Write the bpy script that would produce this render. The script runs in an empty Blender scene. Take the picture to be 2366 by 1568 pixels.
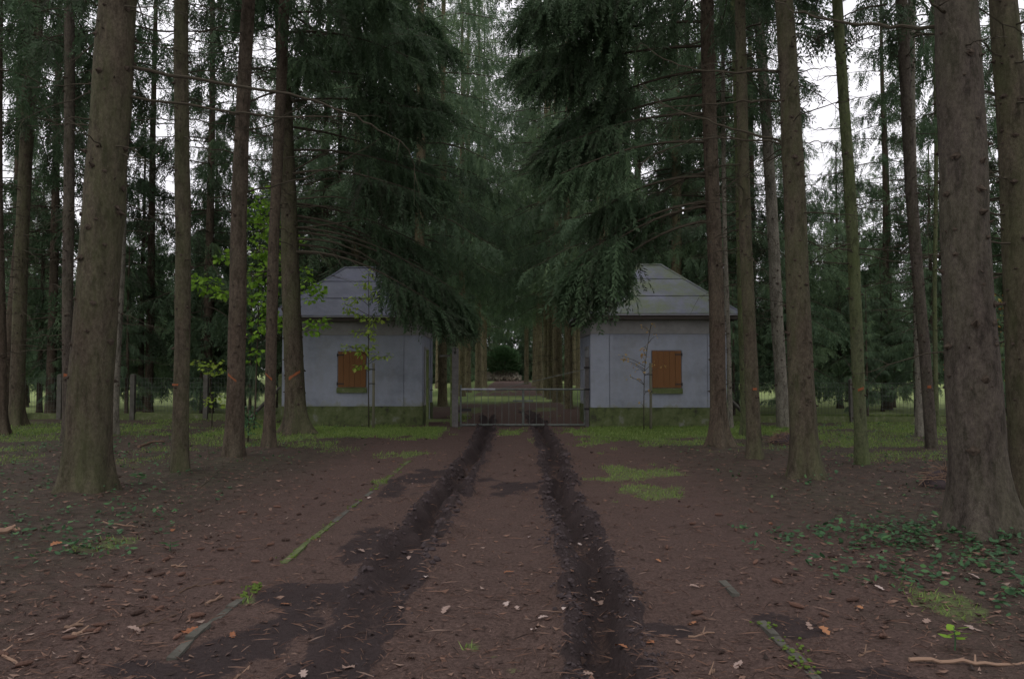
import bpy, math, random
import numpy as np
from mathutils import Vector, Matrix

# ------------------------------------------------------------------ camera, sky, sun, exposure
SC = bpy.context.scene
COL = SC.collection
F, CX, CY, PITCH, EYE = 1804.0, 1182.5, 784.0, math.radians(2.19), 1.6
cam = bpy.data.cameras.new('camera')
cam.sensor_width = 36.0
cam.lens = 36.0 * F / 2365.0
cam.clip_start, cam.clip_end = 0.05, 2000.0
cam_ob = bpy.data.objects.new('camera', cam)
COL.objects.link(cam_ob)
cam_ob.location = (0, 0, EYE)
cam_ob.rotation_euler = (math.pi / 2 + PITCH, 0, 0)
SC.camera = cam_ob

SUN_EL, SUN_AZ = math.radians(52), math.radians(205)     # azimuth clockwise from +Y
world = bpy.data.worlds.new('World')
SC.world = world
world.use_nodes = True
wn, wl = world.node_tree.nodes, world.node_tree.links
wn.clear()
sky = wn.new('ShaderNodeTexSky')
sky.sky_type = 'NISHITA'
sky.sun_disc = False
sky.sun_elevation = SUN_EL
sky.sun_rotation = SUN_AZ
tc = wn.new('ShaderNodeTexCoord')
cn = wn.new('ShaderNodeTexNoise')
cn.inputs['Scale'].default_value = 3.2
cn.inputs['Detail'].default_value = 6
cr = wn.new('ShaderNodeValToRGB')
cr.color_ramp.elements[0].position = 0.29
cr.color_ramp.elements[1].position = 0.43
cm = wn.new('ShaderNodeMix')
cm.data_type = 'RGBA'
cm.inputs['B'].default_value = (14.6, 14.4, 15.2, 1)
bg = wn.new('ShaderNodeBackground')
bg.inputs['Strength'].default_value = 0.09
wo = wn.new('ShaderNodeOutputWorld')
wl.new(tc.outputs['Generated'], cn.inputs['Vector'])
wl.new(cn.outputs['Fac'], cr.inputs['Fac'])
wl.new(cr.outputs['Color'], cm.inputs['Factor'])
wl.new(sky.outputs['Color'], cm.inputs['A'])
wl.new(cm.outputs['Result'], bg.inputs['Color'])
wl.new(bg.outputs['Background'], wo.inputs['Surface'])

sun = bpy.data.lights.new('sun', 'SUN')
sun.energy = 0.8
sun.angle = math.radians(15)
sun.color = (1.0, 0.95, 0.88)
sun_ob = bpy.data.objects.new('sun', sun)
COL.objects.link(sun_ob)
sd = Vector((math.sin(SUN_AZ) * math.cos(SUN_EL), math.cos(SUN_AZ) * math.cos(SUN_EL), math.sin(SUN_EL)))
sun_ob.rotation_euler = sd.to_track_quat('Z', 'Y').to_euler()
sun_ob.location = (0, -10, 40)

SC.view_settings.view_transform = 'Standard'
SC.view_settings.look = 'None'
SC.view_settings.exposure = -0.2
SC.view_settings.gamma = 1.0
SC.view_settings.use_curve_mapping = False
SC.cycles.use_denoising = True
SC.cycles.max_bounces = 6
SC.cycles.diffuse_bounces = 4
SC.cycles.glossy_bounces = 2
SC.cycles.transmission_bounces = 2
SC.cycles.transparent_max_bounces = 4
SC.cycles.sample_clamp_indirect = 4.0
SC.cycles.use_adaptive_sampling = True
SC.cycles.adaptive_threshold = 0.02

# ------------------------------------------------------------------ helpers
RNG = np.random.default_rng(11)
random.seed(7)
SP, CP = math.sin(PITCH), math.cos(PITCH)


def ray(x, y):
    u, v = (x - CX) / F, (CY - y) / F
    return u, CP - v * SP, SP + v * CP


def gp(x, y):
    """ground point seen at photo position x, y (flat ground)"""
    a, b, c = ray(x, y)
    t = -EYE / c
    return a * t, b * t


def at(x, y, Y):
    a, b, c = ray(x, y)
    t = Y / b
    return np.array((a * t, Y, EYE + c * t))


def _hash(ix, iy, iz, seed):
    h = (ix.astype(np.int64) * 374761393 + iy.astype(np.int64) * 668265263 + iz.astype(np.int64) * 2147483647 + seed * 974634777) & 0xFFFFFFFF
    h = ((h ^ (h >> 13)) * 1274126177) & 0xFFFFFFFF
    h = ((h ^ (h >> 16)) * 2246822519) & 0xFFFFFFFF
    return ((h ^ (h >> 15)) & 0xFFFFFF) / float(0xFFFFFF)


def noise2(x, y, seed=0):
    x, y = np.asarray(x, float), np.asarray(y, float)
    ix, iy = np.floor(x), np.floor(y)
    fx, fy = x - ix, y - iy
    fx, fy = fx * fx * (3 - 2 * fx), fy * fy * (3 - 2 * fy)
    z = np.zeros_like(ix)
    a, b = _hash(ix, iy, z, seed), _hash(ix + 1, iy, z, seed)
    c, d = _hash(ix, iy + 1, z, seed), _hash(ix + 1, iy + 1, z, seed)
    return (a + (b - a) * fx) * (1 - fy) + (c + (d - c) * fx) * fy


def fbm(x, y, seed=0, octs=4):
    s, amp, tot = 0, 1.0, 0
    for o in range(octs):
        s = s + amp * noise2(x * 2 ** o, y * 2 ** o, seed + o * 17)
        tot += amp
        amp *= 0.5
    return s / tot


def smooth(a, b, x):
    t = np.clip((x - a) / (b - a), 0, 1)
    return t * t * (3 - 2 * t)


class MB:
    """collects geometry, builds it as one mesh object"""

    def __init__(self):
        self.v, self.f, self.tone, self.n = [], [], [], 0

    def add(self, v, f, tone=0.5):
        v = np.asarray(v, float).reshape(-1, 3)
        f = np.asarray(f, np.int64)
        self.v.append(v)
        self.f.append(f + self.n)
        t = np.broadcast_to(np.asarray(tone, float), (len(f),))
        self.tone.append(t)
        self.n += len(v)
        return self

    def box(self, lo, hi, tone=0.5):
        x0, y0, z0 = lo
        x1, y1, z1 = hi
        v = [(x0, y0, z0), (x1, y0, z0), (x1, y1, z0), (x0, y1, z0), (x0, y0, z1), (x1, y0, z1), (x1, y1, z1), (x0, y1, z1)]
        return self.hexa(v, tone)

    def hexa(self, v, tone=0.5):
        return self.add(v, [(0, 3, 2, 1), (4, 5, 6, 7), (0, 1, 5, 4), (1, 2, 6, 5), (2, 3, 7, 6), (3, 0, 4, 7)], tone)

    def tube(self, pts, rad, sides=6, tone=0.5, caps=True):
        pts = np.asarray(pts, float)
        n = len(pts)
        rad = np.broadcast_to(np.asarray(rad, float), (n,))
        tan = np.gradient(pts, axis=0)
        tan /= np.linalg.norm(tan, axis=1)[:, None] + 1e-9
        ref = np.array((0, 0, 1.0)) if abs(tan[0][2]) < 0.9 else np.array((0, 1.0, 0))
        u = np.cross(tan, ref)
        u /= np.linalg.norm(u, axis=1)[:, None] + 1e-9
        w = np.cross(tan, u)
        a = np.linspace(0, 2 * np.pi, sides, endpoint=False)
        ring = pts[:, None, :] + rad[:, None, None] * (np.cos(a)[None, :, None] * u[:, None, :] + np.sin(a)[None, :, None] * w[:, None, :])
        v = ring.reshape(-1, 3)
        i, j = np.meshgrid(np.arange(n - 1), np.arange(sides), indexing='ij')
        j2 = (j + 1) % sides
        f = np.stack([i * sides + j, i * sides + j2, (i + 1) * sides + j2, (i + 1) * sides + j], -1).reshape(-1, 4)
        self.add(v, f, tone)
        if caps:
            self.v.append(pts[[0, -1]])
            c0, c1 = self.n, self.n + 1
            base = self.n - n * sides
            self.n += 2
            k = np.arange(sides)
            k2 = (k + 1) % sides
            f0 = np.stack([base + k2, base + k, np.full(sides, c0)], -1)
            e = base + (n - 1) * sides
            f1 = np.stack([e + k, e + k2, np.full(sides, c1)], -1)
            self.f.append(np.concatenate([f0, f1]))
            self.tone.append(np.full(2 * sides, tone))
        return self

    def mesh(self, name, mat, smoothed=False):
        me = bpy.data.meshes.new(name)
        if not self.v:
            return me
        v = np.concatenate(self.v)
        me.vertices.add(len(v))
        me.vertices.foreach_set('co', v.astype(np.float32).ravel())
        loops = np.concatenate([f.ravel() for f in self.f])
        tot = np.concatenate([np.full(len(f), f.shape[1]) for f in self.f])
        me.loops.add(len(loops))
        me.loops.foreach_set('vertex_index', loops.astype(np.int32))
        me.polygons.add(len(tot))
        me.polygons.foreach_set('loop_start', np.concatenate([[0], np.cumsum(tot)[:-1]]).astype(np.int32))
        me.polygons.foreach_set('use_smooth', np.full(len(tot), smoothed))
        at_ = me.attributes.new('tone', 'FLOAT', 'FACE')
        at_.data.foreach_set('value', np.concatenate(self.tone).astype(np.float32))
        if mat is not None:
            me.materials.append(mat)
        me.update(calc_edges=True)
        return me

    def build(self, name, mat, parent=None, smoothed=False, kind=None):
        return obj(name, self.mesh(name, mat, smoothed), parent, kind)


def obj(name, me, parent=None, kind=None):
    o = bpy.data.objects.new(name, me)
    COL.objects.link(o)
    if parent is not None:
        o.parent = parent
    if kind:
        o['kind'] = kind
    return o


def tag(o, label, cat, group=None):
    o['label'], o['category'] = label, cat
    if group:
        o['group'] = group
    return o


def thing(name, label, cat, loc=(0, 0, 0), rz=0.0, group=None):
    o = bpy.data.objects.new(name, None)
    o.empty_display_size = 0.2
    COL.objects.link(o)
    o.location = loc
    o.rotation_euler = (0, 0, rz)
    return tag(o, label, cat, group)


def dup(root, loc, rz=0.0, scale=1.0, label=None):
    r = root.copy()
    COL.objects.link(r)
    r.location, r.rotation_euler = loc, (0, 0, rz)
    r.scale = (scale,) * 3 if not hasattr(scale, '__len__') else scale
    if label:
        r['label'] = label
    for ch in list(root.children):
        c = ch.copy()
        COL.objects.link(c)
        c.parent = r
        for g in ch.children:
            d = g.copy()
            COL.objects.link(d)
            d.parent = c
    return r


# ------------------------------------------------------------------ materials
class N:
    def __init__(self, name, rough=0.9, spec=0.2):
        self.m = bpy.data.materials.new(name)
        self.m.use_nodes = True
        self.t = self.m.node_tree
        self.b = self.t.nodes['Principled BSDF']
        self.b.inputs['Roughness'].default_value = rough
        self.b.inputs['Specular IOR Level'].default_value = spec
        self.co = self.t.nodes.new('ShaderNodeTexCoord').outputs['Object']

    def node(self, kind, **kw):
        n = self.t.nodes.new(kind)
        for k, v in kw.items():
            setattr(n, k, v)
        return n

    def link(self, a, b):
        self.t.links.new(a, b)

    def noise(self, scale, detail=4, rough=0.55, stretch=None, vec=None):
        vec = vec or self.co
        if stretch:
            mp = self.node('ShaderNodeMapping')
            mp.inputs['Scale'].default_value = stretch
            self.link(vec, mp.inputs['Vector'])
            vec = mp.outputs['Vector']
        n = self.node('ShaderNodeTexNoise')
        n.inputs['Scale'].default_value = scale
        n.inputs['Detail'].default_value = detail
        n.inputs['Roughness'].default_value = rough
        self.link(vec, n.inputs['Vector'])
        return n.outputs['Fac']

    def voronoi(self, scale, stretch=None, feature='DISTANCE_TO_EDGE'):
        vec = self.co
        if stretch:
            mp = self.node('ShaderNodeMapping')
            mp.inputs['Scale'].default_value = stretch
            self.link(vec, mp.inputs['Vector'])
            vec = mp.outputs['Vector']
        n = self.node('ShaderNodeTexVoronoi', feature=feature)
        n.inputs['Scale'].default_value = scale
        self.link(vec, n.inputs['Vector'])
        return n.outputs['Distance']

    def ramp(self, fac, stops):
        r = self.node('ShaderNodeValToRGB')
        el = r.color_ramp.elements
        while len(el) < len(stops):
            el.new(0.5)
        for e, (p, c) in zip(el, stops):
            e.position = p
            e.color = (*c, 1) if hasattr(c, '__len__') else (c, c, c, 1)
        self.link(fac, r.inputs['Fac'])
        return r.outputs['Color']

    def mix(self, fac, a, b, mode='MIX'):
        m = self.node('ShaderNodeMix', data_type='RGBA', blend_type=mode)
        for s, v in (('Factor', fac), ('A', a), ('B', b)):
            i = [q for q in m.inputs if q.name == s and q.enabled][0] if s == 'Factor' else m.inputs[6 if s == 'A' else 7]
            if hasattr(v, 'is_linked'):
                self.link(v, i)
            elif hasattr(v, '__len__'):
                i.default_value = (*v, 1)
            else:
                i.default_value = v
        return m.outputs[2]

    def math(self, op, a, b=0.0):
        m = self.node('ShaderNodeMath', operation=op)
        for i, v in enumerate((a, b)):
            if hasattr(v, 'is_linked'):
                self.link(v, m.inputs[i])
            else:
                m.inputs[i].default_value = v
        return m.outputs[0]

    def attr(self, name, out='Fac'):
        a = self.node('ShaderNodeAttribute', attribute_name=name)
        return a.outputs[out]

    def sep(self, vec):
        s = self.node('ShaderNodeSeparateXYZ')
        self.link(vec, s.inputs[0])
        return s.outputs

    def rand(self):
        return self.node('ShaderNodeObjectInfo').outputs['Random']

    def color(self, c):
        if hasattr(c, 'is_linked'):
            self.link(c, self.b.inputs['Base Color'])
        else:
            self.b.inputs['Base Color'].default_value = (*c, 1)
        return self

    def bump(self, h, strength=0.5, dist=0.02):
        b = self.node('ShaderNodeBump')
        b.inputs['Strength'].default_value = strength
        b.inputs['Distance'].default_value = dist
        self.link(h, b.inputs['Height'])
        self.link(b.outputs['Normal'], self.b.inputs['Normal'])
        return self


def bark(name, c0, c1, moss=(0.058, 0.07, 0.028), moss_amt=0.55):
    n = N(name, 0.95, 0.1)
    big = n.noise(1.6, 5, 0.65, stretch=(1, 1, 0.4))
    fine = n.noise(30, 7, 0.78, stretch=(1, 1, 0.6))
    flake = n.noise(11, 5, 0.7, stretch=(1, 1, 0.30))
    col = n.mix(n.ramp(big, [(0.3, 0.0), (0.7, 1.0)]), c0, c1)
    col = n.mix(1.0, col, n.ramp(fine, [(0.30, 0.40), (0.70, 1.25)]), 'MULTIPLY')
    col = n.mix(0.8, col, n.ramp(flake, [(0.38, 0.5), (0.48, 1.0), (0.66, 1.3)]), 'MULTIPLY')
    ms = n.ramp(n.noise(2.3, 6, 0.75, stretch=(1, 1, 0.3)), [(0.42, 0.0), (0.66, 1.0)])
    col = n.mix(n.math('MULTIPLY', ms, moss_amt), col, moss)
    n.color(col)
    h = n.math('ADD', n.math('MULTIPLY', flake, 0.8), n.math('MULTIPLY', fine, 0.6))
    return n.bump(h, 0.8, 0.03).m


BARK = bark('spruce_bark', (0.067, 0.053, 0.038), (0.095, 0.082, 0.058))
BARK_RED = bark('spruce_bark_reddish', (0.070, 0.052, 0.038), (0.095, 0.076, 0.058), moss_amt=0.15)
BARK_GREY = bark('spruce_bark_grey', (0.066, 0.054, 0.044), (0.092, 0.077, 0.064), moss_amt=0.25)
BARK_GREEN = bark('spruce_bark_algae', (0.085, 0.089, 0.051), (0.102, 0.115, 0.060), moss=(0.072, 0.098, 0.030), moss_amt=0.6)
BARK_PALE = bark('spruce_bark_pale', (0.152, 0.139, 0.112), (0.200, 0.181, 0.148), moss_amt=0.2)
BARK_WARM = bark('spruce_bark_warm', (0.135, 0.115, 0.072), (0.20, 0.168, 0.108), moss=(0.10, 0.11, 0.045), moss_amt=0.4)

n = N('knot_wood', 0.95, 0.1)
KNOT = n.color(n.mix(n.noise(30), (0.022, 0.017, 0.013), (0.085, 0.066, 0.05))).m
n = N('dead_twig', 0.95, 0.1)
TWIG = n.color(n.mix(n.noise(9), (0.036, 0.03, 0.022), (0.08, 0.07, 0.05))).m


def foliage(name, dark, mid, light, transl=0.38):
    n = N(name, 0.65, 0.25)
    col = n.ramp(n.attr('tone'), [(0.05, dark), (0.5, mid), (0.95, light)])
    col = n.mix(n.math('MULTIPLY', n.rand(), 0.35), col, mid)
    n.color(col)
    tr = n.node('ShaderNodeBsdfTranslucent')
    n.link(col, tr.inputs['Color'])
    mx = n.node('ShaderNodeMixShader')
    mx.inputs[0].default_value = transl
    out = n.t.nodes['Material Output']
    n.link(n.b.outputs[0], mx.inputs[1])
    n.link(tr.outputs[0], mx.inputs[2])
    n.link(mx.outputs[0], out.inputs['Surface'])
    return n.m


NEEDLE = foliage('spruce_needles', (0.040, 0.040, 0.026), (0.058, 0.102, 0.050), (0.095, 0.15, 0.07))
NEEDLE_TEAL = foliage('spruce_needles_bluish', (0.056, 0.078, 0.048), (0.100, 0.162, 0.090), (0.165, 0.24, 0.115))
NEEDLE_DRY = foliage('dry_spruce_needles', (0.05, 0.042, 0.03), (0.08, 0.068, 0.048), (0.11, 0.095, 0.065))
YEW = foliage('yew_needles', (0.022, 0.045, 0.018), (0.038, 0.08, 0.03), (0.06, 0.12, 0.045), 0.1)
MAPLE = foliage('maple_leaves', (0.10, 0.20, 0.02), (0.19, 0.36, 0.035), (0.30, 0.48, 0.06), 0.45)
LIME = foliage('yellowing_leaves', (0.16, 0.26, 0.03), (0.28, 0.40, 0.06), (0.42, 0.50, 0.10), 0.45)
GOLD = foliage('autumn_leaves', (0.28, 0.16, 0.06), (0.40, 0.27, 0.10), (0.50, 0.42, 0.18), 0.4)
RUST = foliage('rust_leaves', (0.34, 0.10, 0.03), (0.42, 0.20, 0.05), (0.40, 0.40, 0.08), 0.4)
HERB = foliage('herb_leaves', (0.03, 0.065, 0.03), (0.055, 0.125, 0.055), (0.09, 0.19, 0.06), 0.3)
GRASS = foliage('grass_blades', (0.075, 0.115, 0.028), (0.15, 0.22, 0.055), (0.24, 0.31, 0.09), 0.35)
LITTER = N('leaf_litter', 0.85, 0.2)
LITTER.color(LITTER.ramp(LITTER.attr('tone'), [(0.0, (0.028, 0.02, 0.017)), (0.35, (0.07, 0.042, 0.034)), (0.65, (0.15, 0.085, 0.06)), (0.86, (0.19, 0.125, 0.095)), (1.0, (0.27, 0.21, 0.18))]))
LITTER = LITTER.m
n = N('pale_leaf', 0.8, 0.2)
PALE_LEAF = n.color(n.mix(n.rand(), (0.22, 0.15, 0.12), (0.42, 0.34, 0.31))).m
n = N('rust_leaf', 0.8, 0.2)
RUST_LEAF = n.color(n.mix(n.rand(), (0.20, 0.08, 0.04), (0.33, 0.16, 0.08))).m
n = N('cone_scales', 0.8, 0.2)
CONE = n.color(n.mix(n.rand(), (0.035, 0.022, 0.018), (0.13, 0.07, 0.05))).m
n = N('fallen_stick', 0.9, 0.1)
STICK = n.color(n.mix(n.rand(), (0.06, 0.04, 0.03), (0.26, 0.17, 0.12))).m
n = N('mud', 0.8, 0.25)
MUD = n.color(n.mix(n.noise(14, 5), (0.028, 0.021, 0.022), (0.062, 0.045, 0.045))).bump(n.noise(50), 0.5, 0.02).m

n = N('ground_litter', 0.95, 0.12)
msk = n.sep(n.attr('mask', 'Vector'))
f1 = n.noise(3.0, 6, 0.65)
f2 = n.noise(38, 4, 0.7)
f3 = n.noise(120, 3, 0.7)
path = n.mix(f1, (0.076, 0.050, 0.042), (0.122, 0.081, 0.068))
path = n.mix(1.0, path, n.ramp(f2, [(0.30, 0.5), (0.70, 1.35)]), 'MULTIPLY')
floor_ = n.mix(n.ramp(n.noise(5.5, 7, 0.75), [(0.32, 0.0), (0.68, 1.0)]), (0.030, 0.024, 0.019), (0.092, 0.070, 0.054))
path = n.mix(n.ramp(n.math('ADD', msk[2], n.math('MULTIPLY', n.math('SUBTRACT', n.noise(4, 6, 0.75), 0.5), 1.0)), [(0.12, 0.0), (0.5, 0.9)]), path, floor_)
path = n.mix(0.8, path, n.ramp(f3, [(0.3, 0.55), (0.7, 1.3)]), 'MULTIPLY')
grass = n.mix(f1, (0.075, 0.115, 0.035), (0.18, 0.255, 0.08))
grass = n.mix(0.8, grass, n.ramp(f2, [(0.25, 0.6), (0.75, 1.3)]), 'MULTIPLY')
gfac = n.ramp(n.math('ADD', msk[1], n.math('MULTIPLY', n.math('SUBTRACT', n.noise(7, 6, 0.78), 0.5), 1.5)), [(0.30, 0.0), (0.75, 1.0)])
grass = n.mix(n.ramp(msk[1], [(0.72, 0.0), (0.95, 1.0)]), grass, n.mix(f1, (0.17, 0.215, 0.075), (0.29, 0.35, 0.14)))
col = n.mix(gfac, path, grass)
mud = n.mix(f1, (0.027, 0.020, 0.020), (0.055, 0.040, 0.038))
mud = n.mix(0.7, mud, n.ramp(f2, [(0.25, 0.6), (0.75, 1.4)]), 'MULTIPLY')
mfac = n.ramp(n.math('ADD', msk[0], n.math('MULTIPLY', n.math('SUBTRACT', n.noise(14, 6, 0.8), 0.5), 0.9)), [(0.33, 0.0), (0.50, 1.0)])
col = n.mix(mfac, col, mud)
herbc = n.mix(f2, (0.045, 0.05, 0.03), (0.085, 0.085, 0.05))
hfac = n.ramp(n.math('ADD', msk[2], n.math('MULTIPLY', n.math('SUBTRACT', n.noise(6, 7, 0.8), 0.5), 1.6)), [(0.55, 0.0), (0.95, 0.8)])
col = n.mix(hfac, col, herbc)
n.color(col)
GROUND = n.bump(n.math('ADD', f2, n.math('MULTIPLY', f3, 0.5)), 0.8, 0.03).m

# ------------------------------------------------------------------ ground sheet with ruts
LR = [(1126, 955), (1126, 984), (1111, 1031), (1080, 1085), (1049, 1127), (1002, 1178), (967, 1224), (933, 1282), (905, 1333), (867, 1406), (816, 1484), (762, 1565), (640, 1760)]
RR = [(1195, 938), (1225, 958), (1246, 985), (1269, 1031), (1285, 1077), (1293, 1124), (1312, 1178), (1331, 1232), (1351, 1290), (1374, 1348), (1393, 1406), (1405, 1464), (1432, 1565), (1470, 1760)]


def curve_of(px):
    p = np.array([gp(*q) for q in px])
    p = p[np.argsort(p[:, 1])]
    return p[:, 1], p[:, 0]


LRy, LRx = curve_of(LR)
RRy, RRx = curve_of(RR)


def spot(x, y, w, h):
    """world ellipse on the ground: centre and half sizes"""
    X, Y = gp(x, y)
    y0, y1 = gp(x, y + h)[1], gp(x, y - h)[1]
    return X, Y, w / F * Y, (y1 - y0) / 2


DAMP = [spot(*s) for s in [(880, 1250, 130, 42), (830, 1290, 130, 26), (740, 1370, 150, 34), (640, 1520, 230, 80), (985, 1105, 70, 36), (1150, 1125, 140, 22),
                           (1880, 1445, 90, 30), (1540, 1455, 50, 14), (1960, 1560, 120, 30), (330, 1545, 130, 18), (960, 1190, 60, 12)]]
MOSS = [spot(*s) for s in [(860, 998, 170, 14), (1440, 1006, 160, 20), (1590, 1000, 90, 13), (1460, 1092, 85, 22), (940, 1050, 55, 10), (640, 1012, 110, 12), (180, 988, 170, 14),
                           (1090, 1494, 22, 14), (1140, 1520, 22, 8), (1185, 1550, 45, 14), (1275, 1545, 28, 14), (1520, 1140, 100, 22), (1990, 1025, 120, 16), (2240, 1410, 90, 40),
                           (570, 1390, 22, 14), (880, 1112, 22, 8), (1180, 1000, 34, 12), (1120, 930, 70, 10), (1250, 945, 60, 9), (1080, 950, 30, 20), (1110, 905, 100, 6), (250, 1262, 80, 20)]]


def ell(X, Y, spots, jit=0.75, seed=3):
    m = np.zeros_like(X)
    j = (fbm(X * 2.4, Y * 1.4, seed, 5) - 0.5) * 4.5
    for sx, sy, a, b in spots:
        d = np.sqrt(((X - sx) / a) ** 2 + ((Y - sy) / b) ** 2) + j * jit
        m = np.maximum(m, 1 - smooth(0.25, 1.2, d))
    return m


def rut_d(X, Y):
    rag = (fbm(X * 4.5, Y * 2.5, 15, 4) - 0.5) * 0.20
    l = X - np.interp(Y, LRy, LRx) + (fbm(Y * 1.3, Y * 0, 5) - 0.5) * 0.2 + rag
    r = X - np.interp(Y, RRy, RRx) + (fbm(Y * 1.3, Y * 0 + 9, 6) - 0.5) * 0.2 + rag
    lend, rend = 1 - smooth(26, 29, Y), 1 - smooth(28, 32, Y)
    return l, r, lend, rend


FEET = [(gp(x, y), k) for x, y, k in ((3, 1006, .4), (37, 985, .5), (158, 1020, .4), (198, 1141, .75), (262, 1006, .4), (415, 1094, .5), (538, 1060, .55), (621, 1035, .4), (686, 1006, .8), (2272, 1247, .9), (2384, 1215, .7),
                                      (1661, 1037, .7), (1743, 1065, .5), (1811, 993, .5), (1862, 1106, .8), (1991, 1076, .45), (2152, 1039, .45))]


def ground_z(X, Y):
    X, Y = np.asarray(X, float), np.asarray(Y, float)
    mound = 0
    for (fx, fy), k_ in FEET:
        mound = mound + .10 * k_ * np.exp(-((X - fx) ** 2 + (Y - fy) ** 2) / (.75 * k_) ** 2)
    z = mound + (fbm(X * 0.35, Y * 0.35, 21, 3) - 0.5) * 0.10 * smooth(1.5, 4, np.abs(X) + 0 * Y)
    z = z + (fbm(X * 4, Y * 4, 22, 3) - 0.5) * 0.035 + (fbm(X * 13, Y * 13, 27, 2) - 0.5) * 0.014
    l, r, le, re = rut_d(X, Y)
    rough = fbm(X * 9, Y * 9, 23, 3)
    for d, e, s in ((l, le * smooth(4.2, 8.5, Y) * 0.8 + le * 0.2, 31), (r, re, 32)):
        prof = -0.13 * np.exp(-(d / 0.10) ** 2) + 0.11 * np.exp(-((np.abs(d) - 0.20) / 0.065) ** 2) * (0.1 + 2.6 * rough * fbm(X * 2.6, Y * 1.6, s, 3) ** 1.3)
        z = z + prof * e
    return z


ys = [0.6]
while ys[-1] < 30:
    ys.append(ys[-1] + max(0.02, ys[-1] * 0.0085))
while ys[-1] < 620:
    ys.append(ys[-1] * 1.07)
ys = np.array([-60, -30, -15, -7, -3, -1, 0] + ys)
half = list(np.arange(0, 2.6, 0.035)) + list(np.arange(2.6, 8, 0.09)) + list(np.arange(8, 20, 0.35)) + list(20 * 1.25 ** np.arange(0, 16))
xs = np.array(sorted([-h for h in half[1:]] + half))
GX, GY = np.meshgrid(xs, ys)
GZ = ground_z(GX, GY)
l, r, le, re = rut_d(GX, GY)
blot = fbm(GX * 3.5, GY * 2.2, 61, 4)


blot2 = fbm(GX * 1.5, GY * 0.8, 63, 3)


def rut_mud(d, e):
    ridge = np.exp(-((np.abs(d) - 0.175) / 0.075) ** 2)
    core = np.exp(-(d / 0.13) ** 2)
    return (np.clip(ridge * (0.25 + 1.6 * blot), 0, 1) + core * 0.55 * (0.3 + 1.4 * blot2)) * e


mudm = np.maximum(rut_mud(l, le), rut_mud(r, re))
mudm = np.maximum(mudm, 0.62 * ell(GX, GY, DAMP) * (0.6 + 0.8 * blot))
mossm = 0.52 * ell(GX, GY, MOSS)
strip = smooth(17.6, 19.6, GY + (fbm(GX * 1.2, GY * 0.6, 71) - .5) * 4) * (1 - smooth(21.3, 22, GY)) * smooth(1.5, 2.3, np.abs(GX - .1)) * (1 - smooth(6.5, 8.5, np.abs(GX)))
mossm = np.maximum(mossm, strip * (.78 + .5 * fbm(GX * 1.5, GY * 1.5, 72)))
mossm = np.maximum(mossm, 1.15 * smooth(36, 39, GY) * (1 - smooth(46, 50, GY)) * fbm(GX * .8, GY * .4, 79, 4) ** .5)
mossm = np.maximum(mossm, .42 * smooth(4.6, 6.5, np.abs(GX)) * smooth(9, 15, GY) * smooth(.36, .66, fbm(GX * .9, GY * .7, 73, 5)))
far = smooth(25.5, 27.5, GY) * smooth(4.2, 6.0, np.abs(GX))
mossm = np.maximum(mossm, far * 0.95)
mossm = np.maximum(mossm, smooth(30, 36, GY) * smooth(1.9, 2.6, np.abs(GX)) * 0.7)
mossm = np.maximum(mossm, 0.55 * smooth(11, 19, GY) * smooth(2.0, 3.5, np.abs(GX)) * smooth(.42, .68, fbm(GX * 0.9, GY * 0.7, 44, 5)))
mossm = mossm * (1 - 0.9 * smooth(0.3, 0.8, mudm))
herbm = smooth(1.7, 4.2, np.abs(GX + 0.2)) * (0.35 + 0.45 * fbm(GX * 0.6, GY * 0.6, 51)) * (1 - smooth(24.5, 27, GY))
me = bpy.data.meshes.new('ground')
nv = GX.size
me.vertices.add(nv)
me.vertices.foreach_set('co', np.stack([GX, GY, GZ], -1).astype(np.float32).ravel())
R_, C_ = GX.shape
i, j = np.meshgrid(np.arange(R_ - 1), np.arange(C_ - 1), indexing='ij')
q = np.stack([i * C_ + j, i * C_ + j + 1, (i + 1) * C_ + j + 1, (i + 1) * C_ + j], -1).reshape(-1, 4)
me.loops.add(q.size)
me.loops.foreach_set('vertex_index', q.astype(np.int32).ravel())
me.polygons.add(len(q))
me.polygons.foreach_set('loop_start', (np.arange(len(q)) * 4).astype(np.int32))
me.polygons.foreach_set('use_smooth', np.ones(len(q), bool))
ma = me.attributes.new('mask', 'FLOAT_VECTOR', 'POINT')
ma.data.foreach_set('vector', np.stack([mudm, mossm, herbm], -1).astype(np.float32).ravel())
me.materials.append(GROUND)
me.update(calc_edges=True)
g_ob = obj('ground', me, kind='structure')


def mask_at(X, Y):
    """nearest grid values of the three ground masks"""
    ii = np.clip(np.searchsorted(ys, Y), 0, len(ys) - 1)
    jj = np.clip(np.searchsorted(xs, X), 0, len(xs) - 1)
    return mudm[ii, jj], mossm[ii, jj], herbm[ii, jj]


def gz(x, y):
    return float(ground_z(np.array([x]), np.array([y]))[0])


def scatter(n_, x0, x1, y0, y1, power=1.0):
    """more points near the camera: uniform in 1/Y mixed with uniform"""
    u = RNG.random(n_)
    Y = 1.0 / (1.0 / y1 + u * (1.0 / y0 - 1.0 / y1)) if power else y0 + u * (y1 - y0)
    X = x0 + RNG.random(n_) * (x1 - x0)
    return X, Y


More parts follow.
